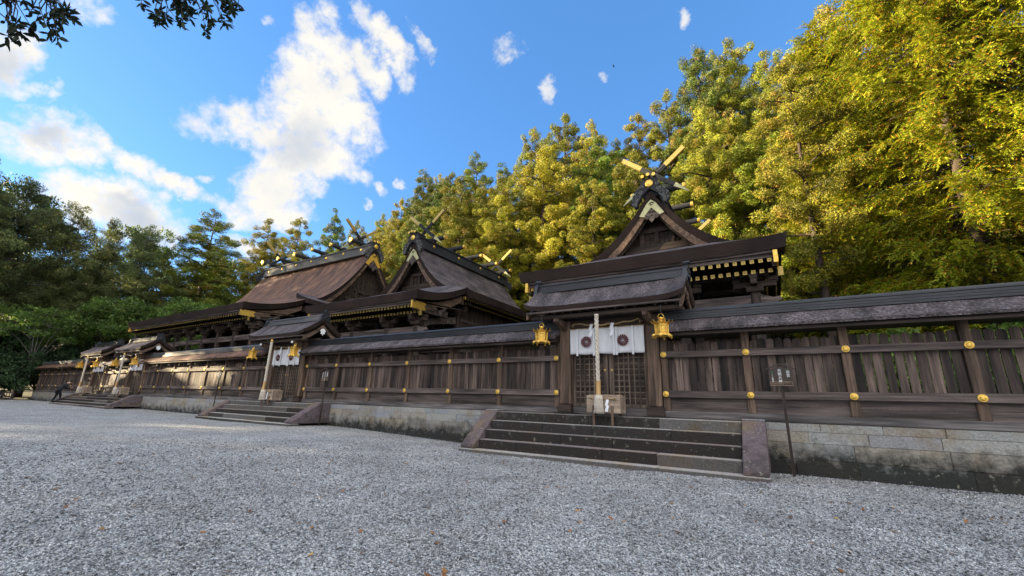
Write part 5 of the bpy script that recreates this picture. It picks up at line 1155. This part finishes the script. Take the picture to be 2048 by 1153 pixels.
def leaves():
    rs = random.Random(12); V, F = [], []; cols = []
    def lf(x, y, z, s):
        a = rs.uniform(0, 6.28); d = Vector((math.cos(a), math.sin(a), rs.uniform(-.1,.25))); n = Vector((-d.y, d.x, rs.uniform(-.3,.3))); p = Vector((x, y, z)); k = len(V)
        V.extend([p, p+d*s*.4+n*s*.28, p+d*s+Vector((0,0,s*.15)), p+d*s*.4-n*s*.28]); F.append((k,k+1,k+2,k+3))
    for _ in range(340):
        x = rs.uniform(-14, 6); y = rs.uniform(2.0, 11.4); lf(x, y, gfun(x, y)+.018, rs.uniform(.04,.11))
    for _ in range(90):
        x = rs.uniform(-8.4, -1.0); k = rs.randrange(4); lf(x, (12.2,12.55,12.9,11.8)[k]+rs.uniform(-.06,.06), (.397,.682,.967,.125)[k], rs.uniform(.03,.06))
    m = leaf_mat('dry_leaf', [(0,(.16,.06,.02)),(.5,(.32,.14,.04)),(.8,(.45,.27,.07)),(1,(.12,.07,.03))], trans=.1)
    o = bpy.data.objects.new('fallen_leaves', mesh_of('fallen_leaves', [np.array([tuple(v) for v in V]).reshape(-1, 4, 3)], m)); COL.objects.link(o); tag(o, 'dry brown and orange leaves scattered over the gravel and steps', 'leaves', kind='stuff')
    V2, F2 = [], []                                # loose larger pebbles near the camera
    b = MB()
    for _ in range(2600):
        if rs.random() < .5: x = rs.uniform(-9.3, -.1); y = 11.57-abs(rs.gauss(0, .10))
        else: x = rs.uniform(-.2, 5) if rs.random() < .5 else rs.uniform(-18, -9.2); y = 13.59-abs(rs.gauss(0, .10))
        r = rs.uniform(.010,.024); z = gfun(x, y)+r*.2; vs = []
        for d in ((1,0,0),(-1,0,0),(0,1,0),(0,-1,0),(0,0,1),(0,0,-1)):
            vs.append((x+d[0]*r*rs.uniform(.7,1.5), y+d[1]*r*rs.uniform(.7,1.5), z+d[2]*r*rs.uniform(.5,.9)))
        b.add(vs, [(0,2,4),(2,1,4),(1,3,4),(3,0,4),(2,0,5),(1,2,5),(3,1,5),(0,3,5)])
    pebbles = b
    mp = mat('loose_pebble', [(.3,(.17,.172,.178)),(.7,(.38,.378,.378))], scale=30, bump=.2, island=.8, rough=.85, big=.3, bigscale=.7)
    g = np.random.default_rng(4); n = 230000
    r = 1.5+17*g.random(n)**1.35; a = np.radians(g.uniform(-28, 88, n)); x = -r*np.sin(a); y = r*np.cos(a)
    ok = ((y < 11.45) | (np.abs(x+4.7) > 4.45) & (y < 13.55)) & (y > .2) & (g.random(n) < np.clip((18-r)/9, 0, 1)); x, y, r = x[ok], y[ok], r[ok]; n = len(x)
    z = np.array([gfun(float(p), float(q)) for p, q in zip(x, y)])
    s0 = (.0055+.0085*g.random(n)**2)*(.9+.07*r)
    D = np.array([(1,0,0),(-1,0,0),(0,1,0),(0,-1,0),(0,0,1),(0,0,-1)], float); th = g.uniform(0, 6.283, n); c, s_ = np.cos(th), np.sin(th)
    K = g.uniform(.6, 1.6, (n, 6))*s0[:, None]*np.array([1,1,1,1,.72,.72]); P = D[None]*K[:, :, None]
    P[:, 4, 0] += s0*g.uniform(-.5, .5, n); P[:, 4, 1] += s0*g.uniform(-.5, .5, n)
    Q = P.copy(); Q[:, :, 0] = P[:, :, 0]*c[:, None]-P[:, :, 1]*s_[:, None]; Q[:, :, 1] = P[:, :, 0]*s_[:, None]+P[:, :, 1]*c[:, None]
    Q[:, :, 0] += x[:, None]; Q[:, :, 1] += y[:, None]; Q[:, :, 2] += (z+s0*g.uniform(-.05, .5, n))[:, None]
    F = np.array([(0,2,4),(2,1,4),(1,3,4),(3,0,4),(2,0,5),(1,2,5),(3,1,5),(0,3,5)])
    F = (F[None]+6*np.arange(n)[:, None, None]).reshape(-1, 3)
    V0 = np.array(pebbles.v); F0 = np.array(pebbles.f); V_ = np.vstack([Q.reshape(-1, 3), V0]); F_ = np.vstack([F, F0+len(Q)*6])
    me = bpy.data.meshes.new('pebbles'); me.vertices.add(len(V_)); me.vertices.foreach_set('co', V_.ravel()); me.loops.add(len(F_)*3); me.loops.foreach_set('vertex_index', F_.ravel().astype(np.int32))
    me.polygons.add(len(F_)); me.polygons.foreach_set('loop_start', (np.arange(len(F_))*3).astype(np.int32)); me.polygons.foreach_set('loop_total', np.full(len(F_), 3, np.int32)); me.materials.append(mp); me.update(); me.validate()
    o = bpy.data.objects.new('pebbles', me); COL.objects.link(o); tag(o, 'loose grey pebbles lying over the gravel court', 'pebbles', kind='stuff')
leaves()
def bird():
    x, y, z = -23.0, 78, 75.2
    t = empty('bird', (x, y, z), 'tiny dark bird flying in the open blue sky', 'bird'); t.scale = (.55,.55,.55); b = MB()
    b.tube([(x-.45,y,z-.03),(x-.3,y,z),(x,y,z+.02),(x+.3,y,z),(x+.42,y,z+.02),(x+.52,y,z+.01)], [.015,.07,.11,.09,.06,.01], 8)
    b.add([(x-.45,y-.10,z-.03),(x-.45,y+.10,z-.03),(x-.2,y,z)], [(0,1,2)]); sub(b, 'body', M['ridge'], t, smooth=True)
    for s in (-1, 1):
        b = MB(); b.add([(x+.12,y+s*.05,z+.05),(x+.2,y+s*.5,z+.26),(x-.05,y+s*1.0,z+.02),(x-.22,y+s*.5,z+.2),(x-.15,y+s*.05,z+.05)], [(0,1,3,4),(1,2,3)]); sub(b, 'wing', M['ridge'], t)
bird()
# ------------------------------------------------------------------ bowing visitor
def skin_obj(name, chains, m, parent, base, root=0, lv=1):
    V, E, Rr, key = [], [], [], {}
    for ch in chains:
        prev = None
        for p, r in ch:
            k = tuple(round(c, 3) for c in p)
            if k not in key: key[k] = len(V); V.append((p[0]+base[0], p[1]+base[1], p[2]+base[2])); Rr.append(r)
            if prev is not None and prev != key[k]: E.append((prev, key[k]))
            prev = key[k]
    off = Vector(parent.location); q = parent.parent
    while q is not None: off += q.location; q = q.parent
    me = bpy.data.meshes.new(name); me.from_pydata([tuple(Vector(v)-off) for v in V], E, []); me.materials.append(m)
    o = bpy.data.objects.new(name, me); COL.objects.link(o); o.parent = parent
    md = o.modifiers.new('skin', 'SKIN'); md.use_smooth_shade = True
    for i, sv in enumerate(me.skin_vertices[0].data): sv.radius = (Rr[i], Rr[i]); sv.use_root = (i == root)
    s = o.modifiers.new('sub', 'SUBSURF'); s.levels = lv; s.render_levels = lv
    return o
def person(x, y, z):
    sk = mat('skin', [(.3,(.42,.25,.18)),(.7,(.50,.31,.23))], scale=6, bump=0, rough=.6)
    jk = mat('navy_jacket', [(.3,(.010,.011,.016)),(.7,(.022,.024,.032))], scale=12, bump=.2, rough=.9)
    tr = mat('black_trousers', [(.3,(.007,.007,.009)),(.7,(.014,.014,.017))], scale=12, bump=.2, rough=.9)
    hr = mat('black_hair', [(.3,(.006,.005,.005)),(.7,(.018,.014,.012))], scale=30, bump=.4, rough=.6)
    t = empty('person', (x, y, z), 'person in dark jacket and black trousers bowing deeply on the far steps', 'person'); t.scale = (1.16,1.16,1.16); B = (x, y, z)
    hip, belly, chest, neck, head = (0,0,.92), (0,.11,1.08), (0,.27,1.32), (0,.40,1.46), (0,.50,1.52)
    C = [[(hip,.13),(belly,.14),(chest,.15),(neck,.062),(head,.092),((0,.60,1.47),.08)]]
    for s, fy, fz in ((-1,-.16,.0),(1,.17,.20)):
        kn = (s*.10, fy*.5+.05, .49+fz*.7); an = (s*.10, fy, .09+fz)
        C.append([(hip,.13),((s*.095,0,.86),.105),(kn,.066),(an,.042),((s*.10,fy+.14,.035+fz),.036),((s*.10,fy+.20,.03+fz),.028)])
        sh, el, wr = (s*.19,.30,1.31), (s*.23,.38,1.04), (s*.06,.60,1.07)
        C.append([(chest,.15),(sh,.062),(el,.042),(wr,.028),((s*.035,.65,1.09),.030)])
        for k, (dy, L_) in enumerate(((.028,.075),(.010,.085),(-.008,.080),(-.024,.062))):
            b0 = (s*.025,.675,1.11+dy); C.append([((s*.035,.65,1.09),.030),(b0,.009),((s*.018,.675+L_*.6,1.125+dy),.0085),((s*.014,.675+L_,1.15+dy),.007)])
        C.append([((s*.035,.65,1.09),.030),((s*.045,.66,1.12),.010),((s*.035,.685,1.155),.008)])
    bd = skin_obj('body', C, sk, t, B)
    dg = bpy.context.evaluated_depsgraph_get(); bpy.context.view_layer.update(); dg.update()
    me = bpy.data.meshes.new_from_object(bd.evaluated_get(dg)); bd.modifiers.clear(); bd.data = me
    me.materials.clear()
    for mm in (sk, jk, tr): me.materials.append(mm)
    for p in me.polygons:
        c = p.center; p.use_smooth = True
        bare = (c.y > .36 and c.z > 1.42) or (abs(c.x) < .10 and c.y > .59 and c.z < 1.3)
        p.material_index = 0 if bare else (1 if c.z > .95 else 2)
    J = [[(hip,.155),(belly,.165),(chest,.178),((0,.37,1.43),.08)]]
    for s in (-1, 1): J.append([(chest,.178),((s*.19,.30,1.31),.082),((s*.23,.38,1.04),.060),((s*.09,.57,1.065),.042)])
    skin_obj('jacket', J, jk, t, B)
    T = []
    for s, fy, fz in ((-1,-.16,.0),(1,.17,.20)): T.append([((0,0,.88),.15),((s*.10,0,.82),.122),((s*.10,fy*.5+.05,.49+fz*.7),.086),((s*.10,fy,.13+fz),.066)])
    skin_obj('trousers', T, tr, t, B)
    for s, fy, fz in ((-1,-.16,.0),(1,.17,.20)):
        skin_obj('shoe', [[((s*.10,fy-.04,.055+fz),.05),((s*.10,fy+.08,.05+fz),.052),((s*.10,fy+.20,.035+fz),.038)]], tr, t, B)
    skin_obj('hair', [[((0,.42,1.545),.08),((0,.50,1.585),.10),((0,.59,1.56),.085)]], hr, t, B)
    hd = MB()
    for s in (-1, 1): hd.lathe([(.001,-.012),(.012,-.006),(.012,.006),(.001,.012)], (x+s*.035, y+.665, z+1.45), 8, axis=(0,.5,-.85))
    sub(hd, 'eyes', hr, t)
    hd = MB(); hd.tube([(x,y+.68,z+1.48),(x,y+.685,z+1.43),(x,y+.64,z+1.41)], [.01,.016,.008], 8)
    for s in (-1, 1): hd.tube([(x+s*.09,y+.50,z+1.55),(x+s*.105,y+.51,z+1.51),(x+s*.09,y+.53,z+1.47)], [.012,.018,.01], 6)
    hd.tube([(x-.025,y+.63,z+1.395),(x,y+.635,z+1.39),(x+.025,y+.63,z+1.395)], .006, 6)
    sub(hd, 'face', sk, t, smooth=True)
t_p = person(-54.0, 11.80, .475)
